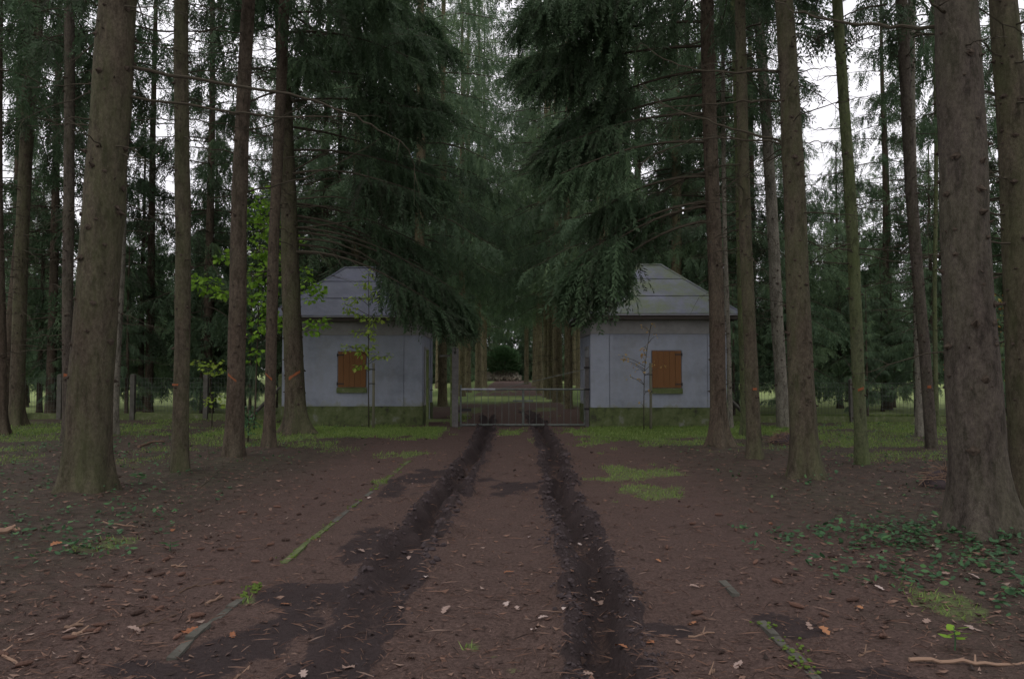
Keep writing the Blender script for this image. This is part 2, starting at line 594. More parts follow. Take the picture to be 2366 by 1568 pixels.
# clods thrown up beside the ruts
def rock_template(seed, squash=0.7):
    rg = np.random.default_rng(seed)
    t = (1 + 5 ** 0.5) / 2
    v = np.array([(-1, t, 0), (1, t, 0), (-1, -t, 0), (1, -t, 0), (0, -1, t), (0, 1, t), (0, -1, -t), (0, 1, -t), (t, 0, -1), (t, 0, 1), (-t, 0, -1), (-t, 0, 1)]) / 1.9
    v = v * (0.7 + 0.6 * rg.random((12, 1)))
    v[:, 2] *= squash
    f = np.array([(0, 11, 5), (0, 5, 1), (0, 1, 7), (0, 7, 10), (0, 10, 11), (1, 5, 9), (5, 11, 4), (11, 10, 2), (10, 7, 6), (7, 1, 8), (3, 9, 4), (3, 4, 2), (3, 2, 6), (3, 6, 8), (3, 8, 9), (4, 9, 5), (2, 4, 11), (6, 2, 10), (8, 6, 7), (9, 8, 1)])
    return v, f


ROCKS = [rock_template(s) for s in range(6)]


def scatter_rocks(mb, X, Y, Z, S):
    for k in range(6):
        sel = np.arange(k, len(X), 6)
        v, f = ROCKS[k]
        a = RNG.random(len(sel)) * 6.28
        c, s = np.cos(a), np.sin(a)
        vx = v[None, :, 0] * c[:, None] - v[None, :, 1] * s[:, None]
        vy = v[None, :, 0] * s[:, None] + v[None, :, 1] * c[:, None]
        P = np.stack([vx, vy, np.broadcast_to(v[None, :, 2], vx.shape)], -1) * S[sel][:, None, None] + np.stack([X[sel], Y[sel], Z[sel]], -1)[:, None, :]
        ff = (f[None] + (np.arange(len(sel)) * 12)[:, None, None]).reshape(-1, 3)
        mb.add(P.reshape(-1, 3), ff)


mb = MB()
for (cy_, cx_, ymax, dens) in ((LRy, LRx, 27, 4200), (RRy, RRx, 29, 5200)):
    Y = 1 / (1 / ymax + RNG.random(dens) * (1 / 2.6 - 1 / ymax))
    side = np.where(RNG.random(dens) < 0.5, -1, 1)
    X = np.interp(Y, cy_, cx_) + side * (0.195 + RNG.normal(0, 0.06, dens))
    if cx_ is LRx:
        keep = RNG.random(dens) < 0.12 + 0.88 * smooth(5, 9, Y)
        X, Y = X[keep], Y[keep]
    clump = fbm(X * 1.7, Y * 1.2, 77, 2)
    S = (0.005 + 0.030 * RNG.random(len(X)) ** 4) * (0.3 + 1.9 * clump ** 1.5) * (0.5 + 0.5 * smooth(3, 10, Y))
    scatter_rocks(mb, X, Y, ground_z(X, Y) + S * 0.25, S)
mb.build('mud_clods', MUD, kind='stuff')

# ------------------------------------------------------------------ houses
n = N('grey_render', 0.92, 0.15)
z = n.sep(n.co)[2]
st = n.noise(1.1, 6, 0.65)
c = n.ramp(st, [(0.3, (0.165, 0.178, 0.205)), (0.52, (0.25, 0.27, 0.315)), (0.8, (0.195, 0.208, 0.24))])
streak = n.noise(3.0, 5, 0.7, stretch=(1, 1, 0.12))
c = n.mix(n.math('MULTIPLY', n.ramp(streak, [(0.45, 0.0), (0.72, 1.0)]), 0.3), c, (0.19, 0.185, 0.185))
pt = n.ramp(n.noise(0.9, 7, 0.75), [(0.5, 0.0), (0.62, 1.0)])
c = n.mix(n.math('MULTIPLY', pt, 0.4), c, (0.20, 0.205, 0.20))
alg = n.ramp(n.math('ADD', n.math('MULTIPLY', z, -1.0), n.math('MULTIPLY', n.noise(2.2, 5, 0.7), 1.4)), [(0.0, 0.0), (0.26, 0.75)])
c = n.mix(alg, c, (0.16, 0.17, 0.09))
PLASTER = n.color(c).bump(n.noise(60, 4), 0.25, 0.01).m
n = N('mossy_plinth', 0.95, 0.1)
PLINTH = n.color(n.ramp(n.noise(2.6, 6, 0.7), [(0.34, (0.038, 0.038, 0.030)), (0.47, (0.078, 0.096, 0.038)), (0.58, (0.105, 0.12, 0.06)), (0.70, (0.17, 0.17, 0.15))])).bump(n.noise(40), 0.4, 0.015).m
n = N('frieze_render', 0.95, 0.1)
FRIEZE = n.color(n.ramp(n.noise(2.0, 6, 0.7), [(0.3, (0.17, 0.165, 0.155)), (0.7, (0.27, 0.265, 0.255))])).m


def roof_mat(name, moss):
    n = N(name, 0.8, 0.3)
    c = n.ramp(n.noise(1.6, 6, 0.65), [(0.3, (0.098, 0.104, 0.136)), (0.7, (0.155, 0.163, 0.21))])
    c = n.mix(0.5, c, n.ramp(n.noise(45, 4), [(0.3, 0.75), (0.7, 1.1)]), 'MULTIPLY')
    ms = n.ramp(n.noise(1.4, 7, 0.75), [(0.38, 0.0), (0.58, 1.0)])
    c = n.mix(n.math('MULTIPLY', ms, moss), c, (0.105, 0.13, 0.052))
    wr = n.math('ADD', n.noise(3.5, 2, 0.4), n.math('MULTIPLY', n.noise(60), 0.15))
    return n.color(c).bump(wr, 0.5, 0.05).m


ROOF_L, ROOF_R = roof_mat('roofing_felt', 0.12), roof_mat('mossy_roofing_felt', 0.75)
n = N('shutter_wood', 0.7, 0.3)
g = n.noise(7, 5, 0.6, stretch=(9, 1, 0.5))
SHUTTER = n.color(n.mix(n.math('MULTIPLY', n.rand(), 0.5), n.mix(g, (0.095, 0.038, 0.012), (0.20, 0.09, 0.028)), (0.13, 0.058, 0.018))).m
n = N('dark_eave_wood', 0.9, 0.1)
EAVE = n.color(n.mix(n.noise(12), (0.035, 0.03, 0.027), (0.07, 0.06, 0.05))).m
n = N('eave_metal', 0.55, 0.4)
TRIM = n.color((0.26, 0.26, 0.28)).m
n = N('iron', 0.7, 0.3)
IRON = n.color((0.025, 0.022, 0.022)).m
n = N('weathered_concrete', 0.95, 0.1)
CONC = n.color(n.ramp(n.noise(5, 6, 0.7), [(0.3, (0.055, 0.052, 0.042)), (0.7, (0.115, 0.11, 0.095))])).bump(n.noise(50), 0.4, 0.01).m
n = N('mossy_concrete', 0.95, 0.1)
CONC_MOSS = n.color(n.ramp(n.noise(6, 6, 0.7), [(0.3, (0.06, 0.075, 0.035)), (0.55, (0.10, 0.12, 0.05)), (0.75, (0.19, 0.185, 0.15))])).bump(n.noise(50), 0.4, 0.01).m
n = N('galvanised_steel', 0.55, 0.4)
STEEL = n.color(n.ramp(n.noise(9, 5), [(0.3, (0.06, 0.07, 0.055)), (0.7, (0.12, 0.13, 0.12))])).m
n = N('bare_zinc', 0.4, 0.5)
ZINC = n.color(n.ramp(n.noise(12, 5), [(0.3, (0.20, 0.21, 0.23)), (0.7, (0.34, 0.35, 0.38))])).m
n = N('painted_post', 0.8, 0.2)
POST = n.color(n.ramp(n.noise(8, 5, 0.7), [(0.3, (0.085, 0.08, 0.075)), (0.7, (0.15, 0.14, 0.135))])).m
n = N('stake_wood', 0.9, 0.1)
STAKE = n.color(n.mix(n.noise(10, 4, stretch=(5, 5, 0.5)), (0.085, 0.085, 0.055), (0.16, 0.15, 0.11))).m


def house(label, Xc, Y, W, Dp, shx, roofm, side, rz=0.0):
    """gate house; local origin at middle of the front wall foot, front faces -Y; side = inner side (+1 right, -1 left)"""
    t = thing('gatehouse', label, 'gatehouse', (Xc, Y, -0.03), rz)
    hw, PZ, FZ, EZ = W / 2, 0.58, 2.60, 3.08
    MB().box((-hw + .03, .03, .02), (hw - .03, Dp - .03, EZ)).build('wall', PLASTER, t)
    m = MB()
    m.box((-hw - .02, -.02, 0), (hw + .02, Dp + .02, PZ - .008))
    m.build('plinth', PLINTH, t)
    m = MB()
    m.box((-hw, 0, FZ + .012), (hw, Dp, EZ))
    m.build('frieze', FRIEZE, t)
    pw = .52
    for s in (-1, 1):                                             # corner panels
        x0, x1 = sorted((s * hw, s * (hw - pw)))
        MB().box((x0, 0, PZ), (x1, .029, FZ)).build('wall_panel', PLASTER, t)
        xs_ = s * hw
        for y0, y1 in ((.0295, .45), (Dp - .45, Dp)):
            a, b = sorted((xs_, xs_ - s * .028))
            MB().box((a, y0, PZ), (b, y1, FZ)).build('wall_panel', PLASTER, t)
    x0, x1 = -hw + pw + .014, hw - pw - .014
    sw, z0, z1 = .80, 1.12, 2.14
    a, b = shx - sw / 2, shx + sw / 2
    m = MB()
    m.box((x0, 0, PZ), (a - .02, .029, FZ)).box((b + .02, 0, PZ), (x1, .029, FZ))
    m.box((a - .02, 0, PZ), (b + .02, .029, z0)).box((a - .02, 0, z1 + .02), (b + .02, .029, FZ))
    m.build('wall_panel', PLASTER, t)
    sh = thing('shutter', '', '')
    del sh['label'], sh['category']
    sh.parent = t
    pl = sw / 5
    for k in range(5):
        MB().box((a + k * pl + .003, -.028 + .003 * (k % 2), z0 + .004), (a + (k + 1) * pl - .003, -.002, z1)).build('plank', SHUTTER, sh)
    for zz in (z0 + .10, z1 - .10):
        hx = a if side > 0 else b
        d = 1 if side > 0 else -1
        m = MB()
        xa, xb = sorted((hx - d * .035, hx + d * .17))
        m.box((xa, -.036, zz - .018), (xb, -.029, zz + .018))
        m.tube([(hx - d * .02, -.045, zz - .045), (hx - d * .02, -.045, zz + .045)], .014, 6)
        m.build('hinge', IRON, sh)
    MB().hexa([(a - .03, -.07, z0 - .16), (b + .03, -.07, z0 - .16), (b + .03, 0, z0 - .16), (a - .03, 0, z0 - .16),
               (a - .03, -.07, z0 - .03), (b + .03, -.07, z0 - .03), (b + .03, 0, z0 - .004), (a - .03, 0, z0 - .004)]).build('window_sill', CONC_MOSS, t)
    # door on the inner side wall
    xs_ = side * hw
    d = thing('door', '', '')
    del d['label'], d['category']
    d.parent = t
    xa, xb = sorted((xs_ - side * .024, xs_ - side * .004))
    MB().box((xa, .62, .06), (xb, 1.5, 2.2)).build('door_leaf', TRIM, d)
    xa, xb = sorted((xs_ - side * .026, xs_ + side * .012))
    for (y0, y1, q0, q1) in ((.54, .615, PZ, 2.29), (1.505, 1.58, PZ, 2.29), (.616, 1.504, 2.205, 2.29)):
        MB().box((xa, y0, q0), (xb, y1, q1)).build('door_frame', FRIEZE, d)
    MB().tube([(xs_ + side * .03, .72, 1.05), (xs_ + side * .03, .84, 1.05)], .012, 6).build('handle', IRON, d)
    # eaves
    O = .32
    ez = EZ + .02
    m = MB()
    for (x0, x1, y0, y1) in ((-hw - O, hw + O, -O, -O + .03), (-hw - O, hw + O, Dp + O - .03, Dp + O), (-hw - O, -hw - O + .03, -O + .03, Dp + O - .03), (hw + O - .03, hw + O, -O + .03, Dp + O - .03)):
        m.box((x0, y0, ez - .10), (x1, y1, ez + .03))
    m.build('fascia', EAVE, t)
    MB().box((-hw - O + .03, -O + .03, ez + .0), (hw + O - .03, Dp + O - .03, ez + .015)).build('soffit', EAVE, t)
    for s in (-1, 1):
        for k in range(7):
            y = -.1 + k * (Dp + .2) / 6
            x0, x1 = sorted((s * hw, s * (hw + O - .03)))
            MB().box((x0, y - .03, ez - .085), (x1, y + .03, ez)).build('rafter', EAVE, t)
    for k in range(9):
        x = -hw + k * W / 8
        MB().box((x - .03, -O + .03, ez - .085), (x + .03, 0, ez)).build('rafter', EAVE, t)
    # hipped roof in three courses of felt a side
    rise, run = 1.62, (Dp + 2 * O) / 2
    runx = 1.80
    E = np.array([(-hw - O - .02, -O - .02, ez + .03), (hw + O + .02, -O - .02, ez + .03), (hw + O + .02, Dp + O + .02, ez + .03), (-hw - O - .02, Dp + O + .02, ez + .03)])
    ry = Dp / 2
    rl = np.array((-hw - O + runx, ry, ez + rise))
    rr = np.array((hw + O - runx, ry, ez + rise))
    tops = [(rl, rr), (rr, rr), (rr, rl), (rl, rl)]
    for fidx in range(4):
        e0, e1 = E[fidx], E[(fidx + 1) % 4]
        t0, t1 = tops[fidx]
        nrm = np.cross(e1 - e0, (t0 + t1) / 2 - e0)
        nrm /= np.linalg.norm(nrm)
        cuts = [0, .345, .70, 1.0]
        for k in range(3):
            q0, q1 = cuts[k], min(1, cuts[k + 1] + (.02 if k < 2 else 0))
            nn = 12
            vs, fs = [], []
            for r_, (q_, lift) in enumerate(((q0, .030), (q1, .012))):
                for c_ in range(nn + 1):
                    s_ = c_ / nn
                    p = (e0 + (e1 - e0) * s_) * (1 - q_) + (t0 + (t1 - t0) * s_) * q_
                    w = 0.012 * (noise2(np.array(s_ * 9.), np.array(k * 3 + fidx * 7.), 5) - .3) if 0 < c_ < nn and r_ == 0 else 0
                    vs.append(p + nrm * (lift + w))
                    vs.append(p + nrm * 0.001)
            st_ = 2 * (nn + 1)
            for c_ in range(nn):
                i0 = 2 * c_
                fs.append((i0, i0 + 2, st_ + i0 + 2, st_ + i0))
                fs.append((i0 + 1, i0, i0 + 2, i0 + 3)[::-1])
            MB().add(vs, fs).build('roofing_sheet', roofm, t)
    m = MB()
    for p, q_ in ((E[0], rl), (E[1], rr), (E[2], rr), (E[3], rl), (rl, rr)):
        m.tube([p + (0, 0, .022), q_ + (0, 0, .03)], .035, 6)
    m.build('ridge_cap', roofm, t)
    m = MB()
    m.tube([E[0] + (0, -.012, -.012), E[1] + (0, -.012, -.012)], .016, 6)
    m.tube([E[0] + (-.012, 0, -.012), E[3] + (-.012, 0, -.012)], .016, 6)
    m.tube([E[1] + (.012, 0, -.012), E[2] + (.012, 0, -.012)], .016, 6)
    m.build('eave_trim', TRIM, t)
    return t


house('grey plastered gatehouse left of the gate, plain slate grey hipped roof and orange plank shutter', -4.58, 22.4, 4.02, 2.9, 0.0, ROOF_L, 1)
house('grey plastered gatehouse right of the gate, mossy wrinkled roof and orange plank shutter', 4.05, 21.6, 3.76, 3.3, 0.22, ROOF_R, -1)

# ------------------------------------------------------------------ gates
YG = 21.9
xl, xr = at(1064, 900, YG)[0], at(1350, 900, YG)[0]
zt, zb = at(1200, 899, YG)[2], 0.05
t = thing('vehicle_gate', 'wide steel bar gate across the track between both gatehouses', 'gate', (xl, YG, 0))
Wg = xr - xl
MB().tube([(.0, 0, zt), (Wg * .28, 0, zt)], .028, 8).build('top_rail', ZINC, t)['label'] = 'bare shiny left length of the top rail'
MB().tube([(Wg * .28, 0, zt), (Wg, 0, zt)], .028, 8).build('top_rail', STEEL, t)
MB().tube([(.0, 0, zb), (Wg, 0, zb)], .03, 8).build('bottom_rail', STEEL, t)
MB().tube([(0, 0, .0), (0, 0, zt + .13)], .03, 8).build('stile', STEEL, t)
MB().tube([(Wg * .504, 0, zb), (Wg * .504, 0, zt)], .034, 8).build('stile', STEEL, t)
MB().tube([(Wg, 0, zb), (Wg, 0, zt)], .028, 8).build('stile', STEEL, t)
barm = MB().tube([(0, 0, zb), (0, 0, zt)], .008, 5).mesh('bar', STEEL)
for k in range(1, 18):
    if k != 9:
        o = obj('bar', barm, t)
        o.location = (Wg * k / 18, 0, 0)
MB().box((.03, -.02, .43), (.30, .02, .51)).build('latch_plate', IRON, t)
MB().box((Wg * .42, -.05, .70), (Wg * .585, -.035, .745)).build('crossbar', STEEL, t)
p0, p1 = at(1160, 897, YG), at(1350, 853, YG)
MB().tube([p0 - (xl, YG, 0), p1 - (xl, YG, 0)], .009, 6).build('stay_rod', STEEL, t)

xp = at(1356, 900, YG)[0]
t = thing('gate_post', 'slim dark steel hinge post at right end of the wide gate', 'post', (xp, YG, 0))
ph = at(1356, 826, YG)[2]
MB().box((-.05, -.05, -.1), (.05, .05, ph)).build('shaft', POST, t)
MB().box((-.056, -.056, ph), (.056, .056, ph + .012)).build('cap', IRON, t)
for zz in (zt, .5, ph - .28):
    MB().box((-.085, -.065, zz - .025), (.075, -.051, zz + .025)).build('hinge_plate', IRON, t)

xq = at(1051.5, 900, YG)[0]
t = thing('gate_post', 'thick capped post between the narrow side gate and wide gate', 'post', (xq, YG, 0))
ph = at(1051, 806, YG)[2]
MB().box((-.085, -.085, -.1), (.085, .085, ph)).build('shaft', POST, t)
MB().hexa([(-.10, -.10, ph), (.10, -.10, ph), (.10, .10, ph), (-.10, .10, ph), (-.05, -.05, ph + .06), (.05, -.05, ph + .06), (.05, .05, ph + .06), (-.05, .05, ph + .06)]).build('cap', CONC, t)
MB().box((-.135, -.06, -.1), (-.087, .06, ph - .12)).build('timber_batten', CONC_MOSS, t)
MB().box((-.03, -.10, ph - .13), (.03, -.087, ph - .07)).build('bracket', IRON, t)
MB().box((.09, -.02, .4), (.13, .02, .47)).build('bracket', IRON, t)

x5 = at(988, 900, YG + .2)[0]
t = thing('side_gate', 'narrow mossy pedestrian gate frame beside the left gatehouse', 'gate', (x5, YG + .1, 0))
wq = xq - .16 - x5
MB().box((-.035, -.035, -.1), (.035, .035, 2.15)).build('post', CONC_MOSS, t)
MB().box((.037, -.025, .13), (wq, .025, .21)).build('bottom_rail', CONC_MOSS, t)
zz = at(1035, 821, YG)[2]
MB().box((wq - .30, -.05, zz - .035), (wq + .02, .05, zz + .02)).build('top_rail', CONC, t)
MB().tube([(.04, 0, 1.02), (.16, 0, 1.02)], .012, 5).build('latch', IRON, t)
MB().box((.045, -.02, .21), (.075, .02, 1.35)).build('stile', STEEL, t)

# ------------------------------------------------------------------ fences


def fence(label, xs_posts, Y0, Y1, H, inner_x, brace_dir, ybase):
    t = thing('wire_fence', label, 'fence', (0, 0, 0))
    n_ = len(xs_posts)
    Ys = [Y0 + (Y1 - Y0) * k / (n_ - 1) for k in range(n_)]
    for k, (x, y) in enumerate(zip(xs_posts, Ys)):
        m = MB().box((x - .07, y - .07, -.1), (x + .07, y + .07, H - .04))
        m.hexa([(x - .07, y - .07, H - .04), (x + .07, y - .07, H - .04), (x + .07, y + .07, H - .04), (x - .07, y + .07, H - .04), (x - .04, y - .04, H), (x + .04, y - .04, H), (x + .04, y + .04, H), (x - .04, y + .04, H)])
        m.build('post', CONC if k else CONC_MOSS, t)
    mesh = MB()
    for k in range(n_ - 1):
        a, b = np.array((xs_posts[k], Ys[k], 0)), np.array((xs_posts[k + 1], Ys[k + 1], 0))
        d = (b - a) / np.linalg.norm(b - a)
        a2, b2 = a + d * .08, b - d * .08
        nx = np.array((-d[1], d[0], 0)) * .025
        MB().hexa([a2 - nx + (0, 0, -.06), b2 - nx + (0, 0, -.06), b2 + nx + (0, 0, -.06), a2 + nx + (0, 0, -.06), a2 - nx + (0, 0, .2), b2 - nx + (0, 0, .2), b2 + nx + (0, 0, .2), a2 + nx + (0, 0, .2)]).build('base_board', CONC_MOSS, t)
        L = np.linalg.norm(b2 - a2)
        cnt = int(L / .1)
        for q_ in range(cnt + 1):
            p = a2 + d * L * q_ / cnt
            w = RNG.normal(0, .006, 2)
            mesh.tube([p + (0, 0, .2), p + d * w[0] + (0, w[1], .7), p + (0, 0, H - .12)], .0035, 3, caps=False)
        for zz in np.linspace(.3, H - .12, 8):
            mesh.tube([a2 + (0, 0, zz), (a2 + b2) / 2 + (0, 0, zz - .012), b2 + (0, 0, zz)], .003, 3, caps=False)
    mesh.build('wire_mesh', STEEL, t, kind='stuff')
    x, y = xs_posts[0], Ys[0]
    MB().tube([(x, y - .03, 1.05), (x + brace_dir * 1.0, y - .03, .02)], .06, 6).build('brace', CONC, t)
    return t


fence('wire mesh fence on concrete posts running left from the left gatehouse', [-7.35, -9.75, -12.1, -14.45, -16.8, -19.2], 24.9, 25.1, 1.45, 0, -1, 0)
fence('wire mesh fence on concrete posts running right from the right gatehouse', [6.3, 8.25, 10.2, 12.15, 14.1, 16.1, 18.1], 23.9, 22.7, 1.32, 0, 1, 0)

# ------------------------------------------------------------------ spruce building


def spray_template(length, n_, seed, shoot=0.15, width=0.040):
    rg = np.random.default_rng(seed)
    V, Fc = [], []
    for k in range(n_):
        s = length * (k + rg.random() * .6) / n_
        side = 1 if k % 2 else -1
        ang = side * math.radians(rg.uniform(18, 52))
        out = rg.uniform(-.35, .35)
        d = np.array((math.cos(ang), math.sin(ang), out))
        d /= np.linalg.norm(d)
        ln = shoot * rg.uniform(.65, 1.3) * (1.15 - .5 * k / n_)
        w = width * rg.uniform(.75, 1.3)
        sidev = np.cross(d, (0, 0, 1.0))
        sidev = sidev / np.linalg.norm(sidev) + np.array((0, 0, rg.uniform(-.8, .8)))
        sidev /= np.linalg.norm(sidev)
        b = np.array((s, 0, rg.uniform(-.012, .012)))
        V += [b, b + d * ln * .45 + sidev * w / 2, b + d * ln, b + d * ln * .45 - sidev * w / 2]
        Fc.append((4 * k, 4 * k + 1, 4 * k + 2, 4 * k + 3))
    # the twig itself
    m = 4 * n_
    w = width * .45
    V += [np.array((0, -w / 2, 0)), np.array((length, -w / 5, 0)), np.array((length, w / 5, 0)), np.array((0, w / 2, 0))]
    Fc.append((m, m + 1, m + 2, m + 3))
    return np.array(V), np.array(Fc)


SPRAYS = {
    'fine': [spray_template(.55, 14, s, .13, .034) for s in range(4)],
    'long': [spray_template(.8, 26, 10 + s, .125, .029) for s in range(4)],
    'coarse': [spray_template(.75, 10, 20 + s, .28, .085) for s in range(4)],
}


def put_sprays(mb, kind, P, A, scale, tone):
    """P origins, A axis directions"""
    P, A = np.asarray(P), np.asarray(A)
    M = len(P)
    if M == 0:
        return
    A = A / (np.linalg.norm(A, axis=1)[:, None] + 1e-9)
    rnd = RNG.normal(size=(M, 3))
    B = np.cross(A, rnd)
    B /= np.linalg.norm(B, axis=1)[:, None] + 1e-9
    C = np.cross(A, B)
    for k, (v, f) in enumerate(SPRAYS[kind]):
        sel = np.arange(k, M, 4)
        if len(sel) == 0:
            continue
        R = np.stack([A[sel], B[sel], C[sel]], 1)            # rows are the axes
        W = np.einsum('vk,mkj->mvj', v, R) * scale[sel][:, None, None] + P[sel][:, None, :]
        ff = (f[None] + (np.arange(len(sel)) * len(v))[:, None, None]).reshape(-1, 4)
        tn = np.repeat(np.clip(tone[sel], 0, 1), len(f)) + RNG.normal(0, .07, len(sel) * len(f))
        mb.add(W.reshape(-1, 3), ff, np.clip(tn, 0, 1))


def branch_curve(p0, az, L, slope, droop, n_=9, lift=.08):
    s = np.linspace(0, 1, n_)
    d = np.array((math.cos(az), math.sin(az)))
    side = np.array((-d[1], d[0]))
    bend = RNG.normal(0, .06) * L
    xy = p0[:2] + np.outer(s * L, d) + np.outer(np.sin(s * math.pi * .9) * bend, side)
    z = p0[2] + slope * s * L - droop * L * s ** 2 + lift * L * np.clip(s - .75, 0, 1) * 2
    return np.column_stack([xy, z])


def dress(mb, pts, f0, dens, curtain, width, kind, tone, spread=.45):
    """hang needle sprays along a branch"""
    L = np.sum(np.linalg.norm(np.diff(pts, axis=0), axis=1))
    m = max(3, int(dens * L * (1 - f0)))
    s = f0 + (1 - f0) * RNG.random(m) ** .85
    idx = s * (len(pts) - 1)
    i0 = np.clip(idx.astype(int), 0, len(pts) - 2)
    fr = (idx - i0)[:, None]
    P = pts[i0] * (1 - fr) + pts[i0 + 1] * fr
    T = pts[i0 + 1] - pts[i0]
    T /= np.linalg.norm(T, axis=1)[:, None]
    S = np.cross(T, (0, 0, 1.0))
    S /= np.linalg.norm(S, axis=1)[:, None] + 1e-9
    w = width * (1.15 - s) * 1.2
    off = RNG.uniform(-1, 1, m) * w
    P = P + S * off[:, None] + T * (np.abs(off) * .5)[:, None]
    P[:, 2] -= np.abs(off) * .22 + RNG.random(m) * .06
    hang = np.column_stack([np.zeros(m), np.zeros(m), -np.ones(m)])
    tip = smooth(.72, 1.0, s)
    A = hang * (1 - .45 * tip)[:, None] + T * (spread * (RNG.random(m) * .8 + tip * .9))[:, None] + S * (np.sign(off) * spread * .7 * RNG.random(m))[:, None] + RNG.normal(0, .24, (m, 3))
    sc = curtain * (.55 + .75 * RNG.random(m)) * (1.15 - .45 * s)
    put_sprays(mb, kind, P, A, sc, tone + RNG.normal(0, .16, m))


def crown_mesh(name, z0, z1, L0, mat, kind='fine', dens=15, whorl=.5, seed=0, limbs=True, holes=.12, curtain=1.0, f0=.2, power=.8, swell=.0):
    """crown from height z0 to z1; L0 longest branch; returns (crown mesh, limb mesh)"""
    mb, lb = MB(), MB()
    z = z0
    while z < z1 - .15:
        u = (z - z0) / (z1 - z0)
        prof = (1 - u) ** power
        if u < .12:
            prof *= .72 + u * 2.3
        nb = RNG.integers(4, 7) if u < .85 else 4
        a0 = RNG.random() * 6.28
        for k in range(nb):
            if RNG.random() < holes:
                continue
            az = a0 + 6.283 * k / nb + RNG.normal(0, .2)
            L = max(.25, L0 * prof * RNG.uniform(.6, 1.15))
            zz = z + RNG.normal(0, .1)
            slope = .55 * u - .05 + RNG.normal(0, .08)
            pts = branch_curve(np.array((0, 0, zz)), az, L, slope, .38 * (1 - .7 * u) * RNG.uniform(.7, 1.3), lift=.12)
            lb.tube(pts[::2], np.linspace(.022 * (.4 + L / L0), .006, len(pts[::2])), 4, caps=False)
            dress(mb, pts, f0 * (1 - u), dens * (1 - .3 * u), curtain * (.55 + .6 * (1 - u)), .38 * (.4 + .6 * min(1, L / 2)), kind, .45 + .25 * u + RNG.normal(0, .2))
        z += whorl * RNG.uniform(.75, 1.25)
    put_sprays(mb, kind, np.array([(0, 0, z1 - .3)] * 8), np.column_stack([RNG.normal(0, .4, 8), RNG.normal(0, .4, 8), np.ones(8)]), np.full(8, .8), np.full(8, .6))
    return mb.mesh(name, mat), lb.mesh('limbs', TWIG)


def trunk_geo(H, r0, r1, hr, flare, lean=(0, 0), sides=20, seed=0, step=.22, zmax_fine=11, wob=.03):
    """tapered trunk from the ground to H; r0 above the flare, r1 at height hr"""
    zf = min(zmax_fine, H)
    zs = np.concatenate([[-.15, 0, .06, .13, .22, .33, .46, .62, .8], np.arange(1.0, zf, step), np.arange(zf, H, 1.2), [H]])
    a = np.linspace(0, 2 * np.pi, sides, endpoint=False)
    r = np.where(zs < hr, r0 + (r1 - r0) * np.clip(zs, 0, hr) / hr, r1 + (.03 - r1) * (zs - hr) / max(.1, H - hr))
    r = np.maximum(r, .02)
    Z, Aa = np.meshgrid(zs, a, indexing='ij')
    lob = 1 + flare * np.exp(-np.clip(Z, 0, 9) / .28) * (.55 + .75 * np.cos(Aa * 2 + seed) ** 2 + .55 * np.cos(Aa * 5 + seed * 2.1) * .6)
    nz = 1 + .17 * (fbm(Aa / 6.283 * 5 + seed * 7.3, Z * 1.4, seed + 3, 3) - .5) * (np.sin(Aa / 2) ** .3 if False else 1)
    R = r[:, None] * lob * nz
    bx = np.sin(zs * .55 + seed) * wob * np.clip(zs / 4, 0, 1)
    by = np.cos(zs * .47 + seed * 1.7) * wob * np.clip(zs / 4, 0, 1)
    cx = lean[0] * zs + bx
    cy = lean[1] * zs + by
    v = np.stack([cx[:, None] + R * np.cos(Aa), cy[:, None] + R * np.sin(Aa), Z], -1)
    nR, nC = Z.shape
    i, j = np.meshgrid(np.arange(nR - 1), np.arange(nC), indexing='ij')
    j2 = (j + 1) % nC
    f = np.stack([i * nC + j, i * nC + j2, (i + 1) * nC + j2, (i + 1) * nC + j], -1).reshape(-1, 4)

    def centre(z):
        return np.array((np.interp(z, zs, cx), np.interp(z, zs, cy), z)), float(np.interp(z, zs, r))
    return v.reshape(-1, 3), f, centre


